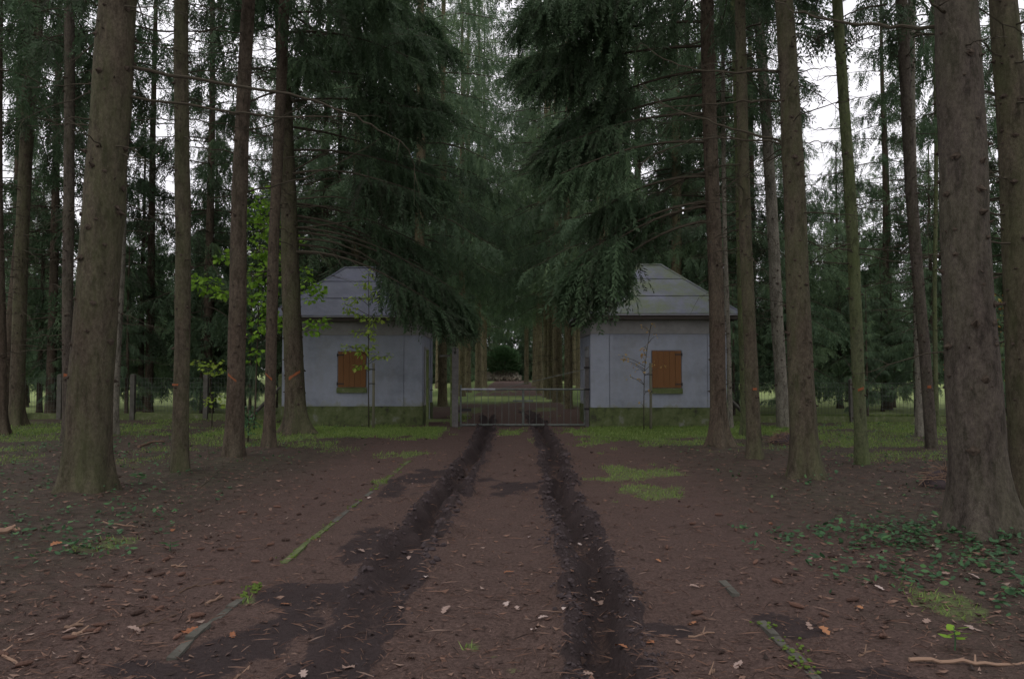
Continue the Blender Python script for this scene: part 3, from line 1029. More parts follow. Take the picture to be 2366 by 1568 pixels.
def stubs(mb, centre, z0, z1, gap, big=1.0, facing=None):
    """whorls of snapped branch stubs with their dark collars"""
    z = z0 + RNG.random() * gap
    while z < z1:
        k = RNG.integers(4, 8)
        a0 = RNG.random() * 6.28
        for q_ in range(k):
            a = a0 + 6.283 * q_ / k + RNG.normal(0, .35)
            zz = z + RNG.normal(0, .11)
            c, r = centre(zz)
            d = np.array((math.cos(a), math.sin(a), 0))
            rs = (.015 + .10 * r) * RNG.uniform(.35, 1.1) * big
            b = c + d * r * .93
            ln = rs * RNG.uniform(.8, 2.6)
            aa = a + np.linspace(-1, 1, 5) * min(.9, rs * RNG.uniform(.9, 1.7) / r)
            zz5 = zz + np.array([-.9, .0, .9])[:, None] * rs * np.sqrt(np.clip(1.02 - np.linspace(-1, 1, 5) ** 2, .03, 1))[None, :] * RNG.uniform(.5, 1.5, (3, 5))
            rr5 = np.array([1.012, 1.03, 1.012])[:, None] * (r * 1.03) + np.zeros((1, 5))
            V5 = np.stack([c[0] + rr5 * np.cos(aa)[None], c[1] + rr5 * np.sin(aa)[None], zz5], -1).reshape(-1, 3)
            mb.add(V5, [(i_ * 5 + j_, i_ * 5 + j_ + 1, i_ * 5 + j_ + 6, i_ * 5 + j_ + 5) for i_ in range(2) for j_ in range(4)], .3)
            tip = d * ln + np.array((0, 0, ln * RNG.uniform(-.5, .5)))
            mb.tube([b - d * .02, b + d * (.006 + r * .07), b + d * .012 + tip * .5, b + tip], [rs * 1.35, rs * .85, rs * .42, rs * .22], 6, tone=RNG.random())
        for q_ in range(RNG.integers(1, 5)):               # stray little stubs between whorls
            a = RNG.random() * 6.28
            zz = z + RNG.uniform(.1, gap)
            c, r = centre(min(zz, z1))
            d = np.array((math.cos(a), math.sin(a), 0))
            b = c + d * r * .95
            ln = RNG.uniform(.02, .07)
            mb.tube([b, b + d * ln + np.array((0, 0, RNG.uniform(-.02, .03)))], [.009 + .02 * r, .004], 5)
        z += gap * RNG.uniform(.7, 1.3)


def dead_branch(mb, pts, r0, r1=.004, twigs=6, tw=.45, sides=5):
    pts = np.asarray(pts, float)
    # finer, slightly crooked line through the given points
    s = np.linspace(0, len(pts) - 1, 4 * (len(pts) - 1) + 1)
    ip = np.column_stack([np.interp(s, np.arange(len(pts)), pts[:, k]) for k in range(3)])
    k = np.ones(3) / 3
    for c in range(3):
        ip[1:-1, c] = np.convolve(ip[:, c], k, 'valid')
    ip[1:-1] += RNG.normal(0, .012, (len(ip) - 2, 3))
    mb.tube(ip, np.linspace(r0, r1, len(ip)), sides)
    n_ = len(ip)
    for _ in range(twigs):
        q_ = RNG.integers(n_ // 5, n_)
        T = ip[min(q_ + 1, n_ - 1)] - ip[max(q_ - 1, 0)]
        T /= np.linalg.norm(T) + 1e-9
        d = T * .6 + RNG.normal(0, .55, 3) + np.array((0, 0, -.25))
        L = tw * RNG.uniform(.3, 1.2)
        p = ip[q_]
        mb.tube([p, p + d * L * .5, p + d * L + np.array((0, 0, -.12 * L))], [r0 * .3 + .002, .003, .002], 3, caps=False)


# crown kinds shared between trees
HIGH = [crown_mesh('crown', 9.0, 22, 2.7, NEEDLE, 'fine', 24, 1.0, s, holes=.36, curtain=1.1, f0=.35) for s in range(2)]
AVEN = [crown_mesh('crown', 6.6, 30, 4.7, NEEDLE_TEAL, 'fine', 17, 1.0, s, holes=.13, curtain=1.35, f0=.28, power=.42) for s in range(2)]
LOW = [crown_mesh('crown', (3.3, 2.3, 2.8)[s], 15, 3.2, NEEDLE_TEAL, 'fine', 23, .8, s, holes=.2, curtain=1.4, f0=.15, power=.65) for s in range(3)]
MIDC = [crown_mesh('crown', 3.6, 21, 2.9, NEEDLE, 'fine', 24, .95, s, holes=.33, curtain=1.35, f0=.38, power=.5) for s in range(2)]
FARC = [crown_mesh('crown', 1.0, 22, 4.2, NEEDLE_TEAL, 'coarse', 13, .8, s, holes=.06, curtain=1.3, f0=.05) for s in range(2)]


def simple_trunk(H, r0, mat, seed, sides=12, dead_to=None, knots=True):
    v, f, cen = trunk_geo(H, r0, r0 * .72, H * .4, .35, (0, 0), sides, seed, .5, H * .6, .02)
    tm = MB().add(v, f).mesh('trunk', mat, True)
    db = MB()
    if dead_to:
        for _ in range(int(dead_to * 5)):
            z = RNG.uniform(1.2, dead_to)
            a = RNG.random() * 6.28
            c, r = cen(z)
            L = RNG.uniform(.5, 2.0)
            d = np.array((math.cos(a), math.sin(a), RNG.uniform(-.25, .12)))
            dead_branch(db, [c, c + d * L * .5, c + d * L + np.array((0, 0, -.12 * L))], .014, .004, 3, .3, 3)
    if knots:
        stubs(db, cen, 1.0, min(H * .4, 8), .6)
    return tm, db.mesh('dead_branches', TWIG)


def place_tree(kind, trunk_pair, crown_pair, x, y, rz, sc, label, group, first):
    key = (kind, id(trunk_pair[0]), id(crown_pair[0]))
    if key not in first:
        t = thing('spruce_tree', label, 'spruce', (0, 0, 0), 0, group)
        obj('trunk', trunk_pair[0], t)
        obj('dead_branches', trunk_pair[1], t, 'stuff')
        obj('crown', crown_pair[0], t)
        obj('limbs', crown_pair[1], t, 'stuff')
        first[key] = t
        t.location, t.rotation_euler, t.scale = (x, y, -.03), (0, 0, rz), (sc, sc, sc)
        return t
    t = dup(first[key], (x, y, -.03), rz, sc, label)
    t['group'] = group
    return t


# ------------------------------------------------------------------ the near trunks, one by one
PAINT = N('orange_paint', 0.7, 0.2)
PAINT = PAINT.color(PAINT.mix(PAINT.noise(30), (0.13, 0.045, 0.02), (0.27, 0.085, 0.03))).m
TREES = {}


def near_tree(key, base, topx, wb, wm, mat, label, H=22.0, flare=.5, crown=0, marks=(), gap=.5, dead=(1.8, 7, 14), sides=22, big=1.0, rz=0.0, crown_scale=1.0, seed=None):
    """base = photo position of the foot, wb / wm widths in the photo above the flare and at the top of the frame"""
    X, Y = gp(*base)
    z0 = gz(X, Y) - .05
    top = at(topx, 0, Y)
    hr = top[2]
    lean = ((top[0] - X) / hr, RNG.normal(0, .006))
    sd_ = (hash(key) if seed is None else seed) % 97
    r0, r1 = wb / 2 / F * Y, wm / 2 / F * Y
    t = thing('spruce_tree', label, 'spruce', (X, Y, z0), 0)
    flare *= 1.3
    v, f, cen = trunk_geo(H, r0, r1, hr, flare, lean, sides, sd_, zmax_fine=min(H, hr + 1))
    MB().add(v, f).build('trunk', mat, t, True)
    m = MB()
    stubs(m, cen, .9, min(hr + .5, 12), gap, big)
    m.build('branch_stubs', KNOT, t, kind='stuff')
    m = MB()
    lo, hi, cnt = dead
    for _ in range(int(cnt * 1.9)):
        z = lo + (hi - lo) * RNG.random() ** .8
        a = RNG.random() * 6.28
        c, r = cen(z)
        d = np.array((math.cos(a), math.sin(a), RNG.uniform(-.25, .25)))
        L = RNG.uniform(.3, 1.5)
        s = c + d * r * .8
        dead_branch(m, [s, s + d * L * .5 + np.array((0, 0, -.05 * L)), s + d * L + np.array((0, 0, -.16 * L))], .011, .003, 4, .35, 4)
    if m.v:
        m.build('dead_twigs', TWIG, t, kind='stuff')
    if crown is not None:
        cm_, lm_ = HIGH[crown]
        c, _ = cen(14)
        o = obj('crown', cm_, t)
        o.location = (c[0], c[1], 0)
        o.rotation_euler = (0, 0, rz)
        o.scale = (crown_scale, crown_scale, 1)
        o = obj('limbs', lm_, t, 'stuff')
        o.location = (c[0], c[1], 0)
        o.rotation_euler = (0, 0, rz)
        o.scale = (crown_scale, crown_scale, 1)
    for (px, py, w, h, tilt) in marks:
        p = at(px, py, Y)
        zz = p[2] - z0
        c, r = cen(zz)
        vs, fs = [], []
        k = 6
        for i_ in range(k + 1):
            u = (i_ / k - .5)
            dx = (px - CX) / F * Y - X - c[0] + u * w / F * Y
            dx = max(-r * .95, min(r * .95, dx))
            yy = -math.sqrt(max(1e-4, (r * 1.06 + .006) ** 2 - dx * dx))
            hh = h / F * Y * (.5 + .5 * RNG.random())
            zc = zz + tilt * u * w / F * Y
            vs += [(c[0] + dx, c[1] + yy, zc - hh / 2), (c[0] + dx, c[1] + yy, zc + hh / 2)]
        fs = [(2 * i_, 2 * i_ + 2, 2 * i_ + 3, 2 * i_ + 1) for i_ in range(k)]
        MB().add(vs, fs).build('paint_mark', PAINT, t)
    TREES[key] = (t, cen, X, Y, z0)
    return t


# left of the track
near_tree('L0', (3, 1006), 0, 26, 22, BARK_RED, 'spruce cut off by the left edge of the photo', crown=0, rz=1.0, seed=1)
near_tree('L2', (37, 985), 66, 31, 25, BARK, 'mid sized spruce second from the left edge, thin dark leaning one behind it', crown=1, rz=2.0, seed=2)
near_tree('L3', (4, 972), 100, 24, 15, BARK_RED, 'thin dark spruce leaning right behind the second trunk from the left edge', crown=0, rz=.3, seed=3)
near_tree('L4', (158, 1020), 164, 25, 22, BARK_GREY, 'slender grey spruce just left of the thickest left trunk', crown=1, rz=4.0, marks=[(160, 866, 8, 10, 0)], seed=4)
near_tree('L1', (198, 1141), 266, 100, 82, BARK, 'thickest spruce on the left, dark whorls of knots, long bare branch to the right', crown=0, rz=5.0, flare=.28, dead=(3.5, 7.0, 10), sides=32, gap=.52, big=1.0, seed=5)
near_tree('L6', (262, 1006), 297, 19, 18, BARK_PALE, 'thin pale spruce peeping out behind the thickest left trunk', crown=1, rz=.8, seed=6)
near_tree('L7', (415, 1094), 428, 37, 31, BARK, 'straight slim spruce standing alone right of the thickest left trunk', crown=0, rz=2.7, flare=.3, marks=[(412, 888, 18, 5, 0)], dead=(4.5, 8, 8), seed=7)
near_tree('L8', (538, 1060), 574, 42, 29, BARK_RED, 'spruce with slanting orange dash, third trunk left of the left gatehouse', crown=1, rz=3.3, flare=.3, marks=[(544, 872, 20, 7, -.8)], dead=(4, 9, 14), seed=8)
near_tree('L9', (621, 1035), 652, 25, 24, BARK_RED, 'thin spruce crossing behind the stout one before the left gatehouse', crown=None, rz=1.3, flare=.45, marks=[(625, 869, 16, 6, -.9)], dead=(3.5, 9, 14), seed=9)
near_tree('L10', (686, 1006), 645, 48, 26, BARK, 'stout crooked spruce in front of the left gatehouse with orange slash', crown=1, rz=.2, flare=.75, marks=[(686, 866, 24, 8, .7)], dead=(3.8, 10, 26), seed=10, crown_scale=1.1)
# right of the track
near_tree('R1', (2272, 1247), 2198, 122, 90, BARK_GREY, 'largest trunk on the right with spreading root foot among brambles', crown=1, rz=.9, flare=.5, dead=(4.5, 6, 3), sides=36, gap=.42, big=.95, seed=11)
near_tree('R2', (2384, 1215), 2304, 78, 58, BARK, 'dark mossy spruce at the right edge behind the largest right trunk', crown=0, rz=1.9, flare=.4, marks=[(2360, 935, 12, 12, 0)], dead=(1.8, 7, 14), sides=26, seed=12)
near_tree('R3', (1661, 1037), 1636, 37, 30, BARK_RED, 'spruce covering the right corner of the right gatehouse', crown=None, rz=2.9, flare=.75, dead=(4, 9, 16), seed=13)
near_tree('R4', (1687, 992), 1666, 11, 9, BARK_PALE, 'very thin pale pole like spruce right of the right gatehouse', crown=0, rz=3.6, dead=(3, 8, 10), sides=12, H=16, crown_scale=.7, seed=14)
near_tree('R5', (1743, 1065), 1706, 31, 24, BARK, 'spruce with orange dot between the pale pole and thick right trunk', crown=1, rz=4.4, flare=.4, marks=[(1738, 898, 10, 6, 0)], dead=(3.5, 8, 16), seed=15)
near_tree('R5b', (1724, 1008), 1696, 22, 18, BARK_GREEN, 'mossy spruce half hidden behind the trunk with the orange dot', crown=0, rz=.5, flare=.5, dead=(3, 8, 8), seed=16)
near_tree('R6', (1811, 993), 1750, 29, 22, BARK_PALE, 'pale leaning spruce directly left of the thick right trunk', crown=1, rz=5.2, flare=.2, dead=(2.5, 9, 18), seed=17)
near_tree('R7', (1862, 1106), 1813, 62, 40, BARK, 'thick spruce with flared foot, long bare branches reaching left', crown=0, rz=3.9, flare=.5, dead=(3.5, 7, 10), sides=30, gap=.45, big=1.0, seed=18)
near_tree('R8', (1991, 1076), 1935, 29, 23, BARK_GREEN, 'slim algae green spruce standing against the sky gap', crown=1, rz=1.1, flare=.2, marks=[(1980, 898, 13, 8, .4)], dead=(3, 8, 10), seed=19)
near_tree('R9', (2124, 1008), 2100, 18, 16, BARK_PALE, 'pale thin spruce behind the leaning one left of the largest trunk', crown=0, crown_scale=.6, rz=2.2, flare=.2, dead=(2.5, 8, 8), seed=20)
near_tree('R9b', (2152, 1039), 2078, 25, 25, BARK_GREY, 'grey leaning spruce left of the largest right trunk', crown=1, rz=.1, flare=.2, marks=[(2138, 893, 8, 8, 0)], dead=(2.5, 8, 12), seed=21)
near_tree('R10', (2163, 986), 2158, 10, 8, BARK_GREEN, 'thin greenish pole spruce beside the largest right trunk', crown=0, rz=2.5, dead=(2, 8, 8), sides=12, H=15, crown_scale=.7, seed=22)


# long bare branches that cross the picture, each a part of its tree
def long_branch(key, px, dY, r0, twigs=8):
    t, cen, X, Y, z0 = TREES[key]
    pts = [at(x, y, Y + dY * k / (len(px) - 1)) - (X, Y, z0) for k, (x, y) in enumerate(px)]
    c, r = cen(pts[0][2])
    pts[0] = c
    m = MB()
    dead_branch(m, pts, r0, .005, twigs, .4, 6)
    m.build('dead_branch', TWIG, t)
    return pts


long_branch('L1', [(270, 154), (429, 177), (569, 202), (701, 227), (800, 258), (875, 301), (937, 332), (957, 400)], 1.2, .026, 10)
long_branch('L1', [(270, 219), (433, 245), (545, 262), (643, 274), (763, 268), (850, 268)], .6, .020, 9)
long_branch('L6', [(300, 56), (371, 74), (445, 76), (536, 66), (643, 54), (742, 52)], -.6, .026, 8)
long_branch('L8', [(560, 447), (643, 427), (722, 406), (796, 367), (865, 330)], .8, .020, 9)
long_branch('L8', [(560, 310), (630, 285), (700, 245), (760, 230)], -.5, .016, 9)
long_branch('L10', [(672, 400), (740, 360), (800, 320), (850, 300)], -.6, .022, 9)
long_branch('L10', [(680, 462), (763, 452), (832, 466), (900, 500)], -.6, .022, 10)
long_branch('L10', [(680, 480), (763, 474), (832, 493), (890, 520)], .6, .02, 10)
long_branch('L10', [(680, 526), (763, 520), (832, 505), (890, 520)], -.9, .02, 10)
long_branch('L10', [(684, 549), (763, 557), (832, 582), (879, 611), (935, 655)], -.3, .03, 8)
long_branch('R7', [(1830, 333), (1798, 326), (1711, 303), (1633, 280), (1567, 256), (1534, 241), (1480, 190)], 1.0, .024, 10)
long_branch('R7', [(1830, 230), (1760, 232), (1670, 237), (1590, 243), (1510, 250)], .8, .020, 9)
long_branch('R7', [(1830, 160), (1700, 167), (1608, 163), (1534, 140), (1480, 100)], 1.0, .022, 9)
long_branch('R7', [(1832, 335), (1760, 326), (1625, 316), (1534, 346), (1470, 380)], .9, .018, 8)
long_branch('R1', [(2195, 66), (2161, 64), (2029, 58), (1938, 50), (1889, 43), (1823, 21), (1770, -6)], .8, .022, 6)
long_branch('R1', [(2195, 52), (2165, 15), (2140, -20)], -.3, .02, 3)
long_branch('R2', [(2310, 240), (2250, 200), (2215, 150)], .3, .016, 6)


# foliage hanging over the track from the trees beside the gatehouses
def curtain_tree(key, limbs, mat, kind='long'):
    """limbs: height on trunk, azimuth (deg, 0 = +X), length, slope, droop, f0, curtain, tone"""
    t, cen, X, Y, z0 = TREES[key]
    mb, lb = MB(), MB()
    for (h, az, L, sl, dr, f0, cu, tone) in limbs:
        c, r = cen(h)
        pts = branch_curve(c, math.radians(az), L, sl, dr, 11, .05)
        lb.tube(pts, np.linspace(.035, .008, len(pts)), 5, caps=False)
        dress(mb, pts, f0, 120, cu, .8, kind, tone + .12, .38)
        for k in range(int(L * 5)):                          # bare side twigs on the inner part
            s = RNG.uniform(.1, .8)
            p = pts[int(s * 10)]
            d = np.array((math.cos(math.radians(az) + RNG.choice([-1, 1]) * .9), math.sin(math.radians(az) + RNG.choice([-1, 1]) * .9), RNG.uniform(-.6, 0)))
            ln = RNG.uniform(.3, .9)
            lb.tube([p, p + d * ln * .5, p + d * ln + (0, 0, -.12)], [.008, .005, .002], 3, caps=False)
    mb.build('hanging_boughs', mat, t)
    lb.build('limbs', TWIG, t, kind='stuff')


curtain_tree('L10', [
    (4.4, -2, 4.0, .0, .42, .58, 1.25, .28), (4.6, 9, 4.3, .0, .42, .62, 1.3, .35), (5.0, -4, 4.0, .0, .40, .52, 1.1, .30), (5.3, 8, 3.6, .0, .42, .5, 1.1, .3), (5.6, 14, 3.6, .05, .36, .5, 1.2, .35), (6.3, -14, 3.6, .08, .30, .48, 1.2, .25), (6.9, 4, 3.9, .1, .30, .45, 1.25, .4),
    (7.5, 22, 3.7, .1, .28, .45, 1.2, .3), (8.1, -10, 3.8, .12, .26, .4, 1.2, .35), (8.8, 10, 4.0, .12, .28, .4, 1.2, .3), (9.6, -20, 3.8, .12, .25, .35, 1.1, .45),
    (10.3, 5, 4.2, .1, .28, .3, 1.1, .35), (11.2, 20, 4.0, .1, .25, .3, 1.1, .4), (9.0, -60, 2.2, .05, .3, .4, 1.0, .5), (10.5, 60, 2.4, .05, .3, .3, 1.0, .5),
    (8.4, 160, 1.8, .0, .3, .6, .9, .4), (11, -100, 2.2, 0, .3, .3, 1, .5), (4.9, 3, 4.4, -.02, .40, .72, 1.2, .4), (5.2, 30, 4.6, 0, .38, .75, 1.1, .45)], NEEDLE)
curtain_tree('L9', [(8.6, 10, 3.0, .1, .3, .5, 1.1, .4), (9.4, -30, 2.6, .1, .3, .45, 1.1, .5), (10.4, 0, 3.0, .1, .3, .3, 1.1, .4), (10.6, 130, 2.4, 0, .3, .4, 1, .5), (10.8, -110, 2.4, 0, .3, .4, 1, .5)], NEEDLE)
curtain_tree('R3', [
    (4.6, 170, 2.6, -.05, .50, .55, 1.45, .3), (4.9, 176, 3.0, -.05, .46, .55, 1.4, .35), (5.6, 150, 1.8, 0, .48, .5, 1.3, .35), (5.0, 172, 2.9, -.02, .42, .55, 1.1, .35), (5.5, 160, 2.6, .05, .36, .5, 1.0, .3), (6.2, 186, 3.1, .08, .34, .5, 1.1, .4), (6.8, 170, 3.4, .1, .3, .45, 1.2, .3), (7.2, 158, 3.6, .1, .3, .45, 1.2, .3),
    (7.7, 150, 3.4, .1, .3, .4, 1.1, .35), (8.2, 182, 3.7, .1, .28, .4, 1.15, .3), (8.7, 172, 3.9, .1, .28, .35, 1.1, .4), (9.2, 195, 3.8, .1, .26, .3, 1.1, .35), (9.7, 165, 4.0, .1, .26, .3, 1.1, .35),
    (10.3, 180, 4.0, .1, .26, .3, 1.1, .35), (9.6, 110, 2.2, 0, .3, .5, 1, .5), (10.4, 20, 2, 0, .3, .4, 1, .5), (10.8, -60, 2.2, 0, .3, .4, 1, .5), (5.0, 140, 2.0, -.05, .3, .7, .8, .45)], NEEDLE)

# ------------------------------------------------------------------ avenue beyond the gate
FIRST = {}
AT1, AT2 = simple_trunk(29, .23, BARK_WARM, 3, 16, 6), simple_trunk(29, .22, BARK_WARM, 8, 16, 6)
AVL = 'spruce in the left row of the avenue beyond the gate'
AVR = 'spruce in the right row of the avenue beyond the gate'
rows = [(969, 27.5, .95, 0), (1397, 27.2, .95, 1), (1105, 58, 1.15, 0), (1262, 64, 1.15, 1), (1118, 70, 1.2, 0), (1236, 74, 1.2, 1)]
for (px, Y, s) in ((1022, 34, .9), (1066, 47, 1.0), (1080, 54, 1.1), (1107, 76, 1.0), (1118, 88, 1.05)):
    rows.append((px, Y, s, 0))
for (px, Y, s) in ((1312, 32, .75), (1288, 38.5, 1.05), (1271, 42, .8), (1262, 45, .9), (1246, 52, 1.0), (1216, 84, 1.1)):
    rows.append((px, Y, s, 1))
ORD = ('first', 'second', 'third', 'fourth', 'fifth', 'sixth', 'seventh', 'eighth', 'ninth', 'tenth', 'eleventh', 'twelfth', 'thirteenth', 'fourteenth', 'fifteenth', 'sixteenth', 'seventeenth', 'eighteenth')


def number(trees, text, key):
    for k_, t_ in enumerate(sorted(trees, key=key)):
        t_['label'] = text % ORD[k_]


AVT = ([], [])
for k, (px, Y, s, sd_) in enumerate(rows):
    x = (px - CX) / F * Y
    AVT[sd_].append(place_tree('av', AT1 if sd_ else AT2, AVEN[k % 2], x, Y, k * 2.1, s, AVR if sd_ else AVL, 'right row of avenue spruces' if sd_ else 'left row of avenue spruces', FIRST))
for k in range(5):                                              # the rest of both rows, mostly lost behind those
    for sd_ in (0, 1):
        Y = 29 + k * 12.5 + RNG.uniform(-1, 1)
        x = (-1 if sd_ == 0 else 1) * (5.6 + RNG.uniform(-.2, .8))
        AVT[sd_].append(place_tree('av', AT1 if sd_ else AT2, AVEN[(k + sd_) % 2], x, Y, k * 1.3 + sd_, RNG.uniform(.9, 1.1), AVR if sd_ else AVL, 'right row of avenue spruces' if sd_ else 'left row of avenue spruces', FIRST))
for k, x in enumerate((-6, -3.4, -.6, 2.0, 4.4, 6.6)):
    place_tree('end', AT2, FARC[k % 2], x, 114.5 + (k % 2) * 1.5, k * 2.2, .72 + .07 * (k % 3), 'young spruce crowding behind the stone mound', 'young spruces behind the mound', FIRST)
for k, x in enumerate((-7, -4.2, -1.4, 1.6, 4.6, 7.4)):
    place_tree('end', AT2, FARC[k % 2], x * 1.6, 140 + (k % 2) * 6, k, .9, 'spruce closing the far end of the avenue', 'spruces closing the avenue', FIRST)
number(AVT[0], '%s spruce of the left avenue row counted from the gate', lambda o: o.location.y)
number(AVT[1], '%s spruce of the right avenue row counted from the gate', lambda o: o.location.y)

# ------------------------------------------------------------------ spruces behind the fences and far wood edge
BT1, BT2 = simple_trunk(15, .17, BARK_RED, 5, 12, 3), simple_trunk(22, .2, BARK_RED, 6, 12, 8)
LB = 'dark spruce with low drooping branches behind the left fence'
RB = 'dark spruce with low drooping branches behind the right fence'
left_belt = []
for k, (x, Y, s) in enumerate([(-8.4, 29, .9), (-11.0, 28.5, .78), (-14.0, 29.5, .72), (-17.2, 28.5, .6), (-20.5, 33, .7), (-9.8, 33, .85), (-12.6, 33, .8), (-6.9, 31, 1.1), (-15.6, 33.5, .66), (-23, 37, .9), (-8, 36, 1.1), (-18.6, 36, .8)]):
    left_belt.append(place_tree('lb', BT1, LOW[k % 3], x, Y, k * 1.7, s, LB, 'spruces behind the left fence', FIRST))
number(left_belt, 'dark drooping spruce, %s outwards from the gatehouse behind the left fence', lambda o: abs(o.location.x) / o.location.y)
right_belt = []
for k, (x, Y, s) in enumerate([(7.4, 28, .95), (9.6, 27, .85), (12.2, 28, .58), (14.8, 27.5, .64), (17.8, 30, .9), (9.4, 33, .95), (13.4, 32, .72), (6.6, 31, 1.1), (16.0, 33, .85), (20.5, 34, 1.0), (7.6, 36, 1.1), (11.2, 31, .78), (13.6, 38, .95), (16.8, 39, 1.0)]):
    right_belt.append(place_tree('rb', BT1, LOW[k % 3], x, Y, k * 1.9 + .5, s, RB, 'spruces behind the right fence', FIRST))
number(right_belt, 'dark drooping spruce, %s outwards from the gatehouse behind the right fence', lambda o: abs(o.location.x) / o.location.y)
YT = simple_trunk(15, .17, BARK_RED, 15, 8, None, False)
left_young = []
for k, (x, Y, s) in enumerate([(-8.9, 26.6, .34), (-10.9, 27.4, .28), (-13.0, 26.4, .4), (-15.6, 27.2, .3), (-18.3, 26.6, .42), (-7.6, 27.6, .3), (-11.9, 31, .36), (-16.6, 31, .4)]):
    left_young.append(place_tree('yl', YT, LOW[k % 3], x, Y, k * 1.7, s, 'small bushy young spruce close behind the left fence', 'young spruces behind the left fence', FIRST))
number(left_young, 'bushy young spruce, %s outwards from the gatehouse close behind the left fence', lambda o: abs(o.location.x) / o.location.y)
right_young = []
for k, (x, Y, s) in enumerate([(7.2, 25.4, .3), (9.0, 25.2, .36), (11.3, 24.9, .28), (13.0, 25.2, .38), (15.3, 24.8, .3), (17.2, 25.5, .42), (10.4, 29, .36), (14.2, 30, .4)]):
    right_young.append(place_tree('yr', YT, LOW[k % 3], x, Y, k * 1.9, s, 'small bushy young spruce close behind the right fence', 'young spruces behind the right fence', FIRST))
number(right_young, 'bushy young spruce, %s outwards from the gatehouse close behind the right fence', lambda o: abs(o.location.x) / o.location.y)
FT = simple_trunk(22, .2, BARK_RED, 9, 8, None, False)
for side, lab, grp in ((-1, 'far spruce in the wood edge across the left meadow', 'far wood edge on the left'), (1, 'far spruce in the wood edge across the right meadow', 'far wood edge on the right')):
    for k in range(44):
        x = side * (8 + (k % 22) * 2.9 + RNG.uniform(-1, 1))
        Y = (80 if k < 22 else 104) + RNG.uniform(-6, 10) + abs(x) * .1
        place_tree('fw', FT, FARC[k % 2], x, Y, k * 1.1, RNG.uniform(.6, .85) if k < 22 else RNG.uniform(.8, 1.05), lab, grp, FIRST)
# tall bare-stemmed spruces filling the stand beside the fences
MT = simple_trunk(22, .16, BARK_RED, 12, 12, 9)
left_stems = []
for k, (px, Y) in enumerate([(120, 27), (345, 29), (480, 27.5), (750, 30), (30, 29), (225, 28), (560, 31), (860, 29)]):
    left_stems.append(place_tree('mt', MT, MIDC[k % 2], (px - CX) / F * Y, Y, k * 2.3, RNG.uniform(.9, 1.05), 'tall bare stemmed spruce in the shade behind the left fence', 'bare stemmed spruces on the left', FIRST))
number(left_stems, 'tall bare stemmed spruce, %s outwards from the gatehouse in the shade behind the left fence', lambda o: abs(o.location.x) / o.location.y)
right_stems = []
for k, (px, Y) in enumerate([(1593, 31), (2050, 31), (2230, 28), (1475, 30), (1740, 29), (2330, 27)]):
    right_stems.append(place_tree('mt', MT, MIDC[k % 2], (px - CX) / F * Y, Y, k * 2.9, RNG.uniform(.9, 1.05), 'tall bare stemmed spruce in the shade behind the right fence', 'bare stemmed spruces on the right', FIRST))
number(right_stems, 'tall bare stemmed spruce, %s outwards from the gatehouse in the shade behind the right fence', lambda o: abs(o.location.x) / o.location.y)

# ------------------------------------------------------------------ stone mound with dark yew at the avenue end
n = N('field_stone', 0.95, 0.1)
STONE = n.color(n.mix(n.rand(), n.ramp(n.noise(4, 5), [(0.3, (0.10, 0.095, 0.075)), (0.7, (0.19, 0.175, 0.14))]), (0.15, 0.125, 0.095))).m
YB = 108.0
xm = (1163 - CX) / F * YB
t = thing('stone_mound', 'low mound of rough field stones at the far end of the avenue', 'stone mound', (xm, YB, 0))
sm = []
for v, f in ROCKS[:4]:
    m = MB().add(v, f)
    sm.append(m.mesh('stone', STONE))
for k in range(110):
    u, w = RNG.uniform(-1, 1), RNG.random()
    o = obj('stone', sm[k % 4], t)
    o.location = (u * 2.4, -0.9 * (1 - w) + RNG.normal(0, .08), .15 + w * 1.35 * (1 - .35 * abs(u)))
    s = RNG.uniform(.18, .34)
    o.scale = (s * 1.3, s, s)
    o.rotation_euler = (RNG.random() * 3, RNG.random() * 3, RNG.random() * 6)
MB().hexa([(-2.4, -.7, 0), (2.4, -.7, 0), (2.4, 1.2, 0), (-2.4, 1.2, 0), (-1.9, 0, 1.5), (1.9, 0, 1.5), (1.9, 1.0, 1.5), (-1.9, 1.0, 1.5)]).build('core', STONE, t)
t = thing('yew_bush', 'round dark green bush on top of the stone mound', 'bush', (xm, YB + .4, 1.45))
mb = MB()
m_ = 2600
d = RNG.normal(size=(m_, 3))
d /= np.linalg.norm(d, axis=1)[:, None]
d[:, 2] = np.where(d[:, 2] < -.75, -d[:, 2], d[:, 2])
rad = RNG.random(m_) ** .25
bump = 1 + .22 * (noise2(d[:, 0] * 3 + 5, d[:, 2] * 3 + d[:, 1] * 2, 8) - .5)
P = d * np.array((2.05, 1.8, 1.75)) * (rad * bump)[:, None] + (0, 0, 1.2)
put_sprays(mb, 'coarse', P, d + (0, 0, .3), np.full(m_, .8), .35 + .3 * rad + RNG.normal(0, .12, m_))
mb.build('foliage', YEW, t)
m = MB()
for k in range(5):
    a = k * 1.3
    m.tube([(0, 0, -.5), (math.cos(a) * .4, math.sin(a) * .4, .8), (math.cos(a) * 1.0, math.sin(a) * 1.0, 1.8)], [.09, .06, .02], 6)
m.build('stems', TWIG, t)


# ------------------------------------------------------------------ young broadleaf trees
def leaf_shape(kind):
    """outline of a leaf in the XY plane, stalk at 0, tip at 1"""
    if kind == 'maple':
        o = [(0, 0), (.12, .30), (.05, .52), (.38, .36), (.52, .52), (.62, .26), (1, 0), (.62, -.26), (.52, -.52), (.38, -.36), (.05, -.52), (.12, -.30)]
    else:
        o = [(0, 0), (.2, .2), (.5, .30), (.8, .17), (1, 0), (.8, -.17), (.5, -.30), (.2, -.2)]
    return np.array([(x, y, -.18 * abs(y) - .12 * x * x) for x, y in o])


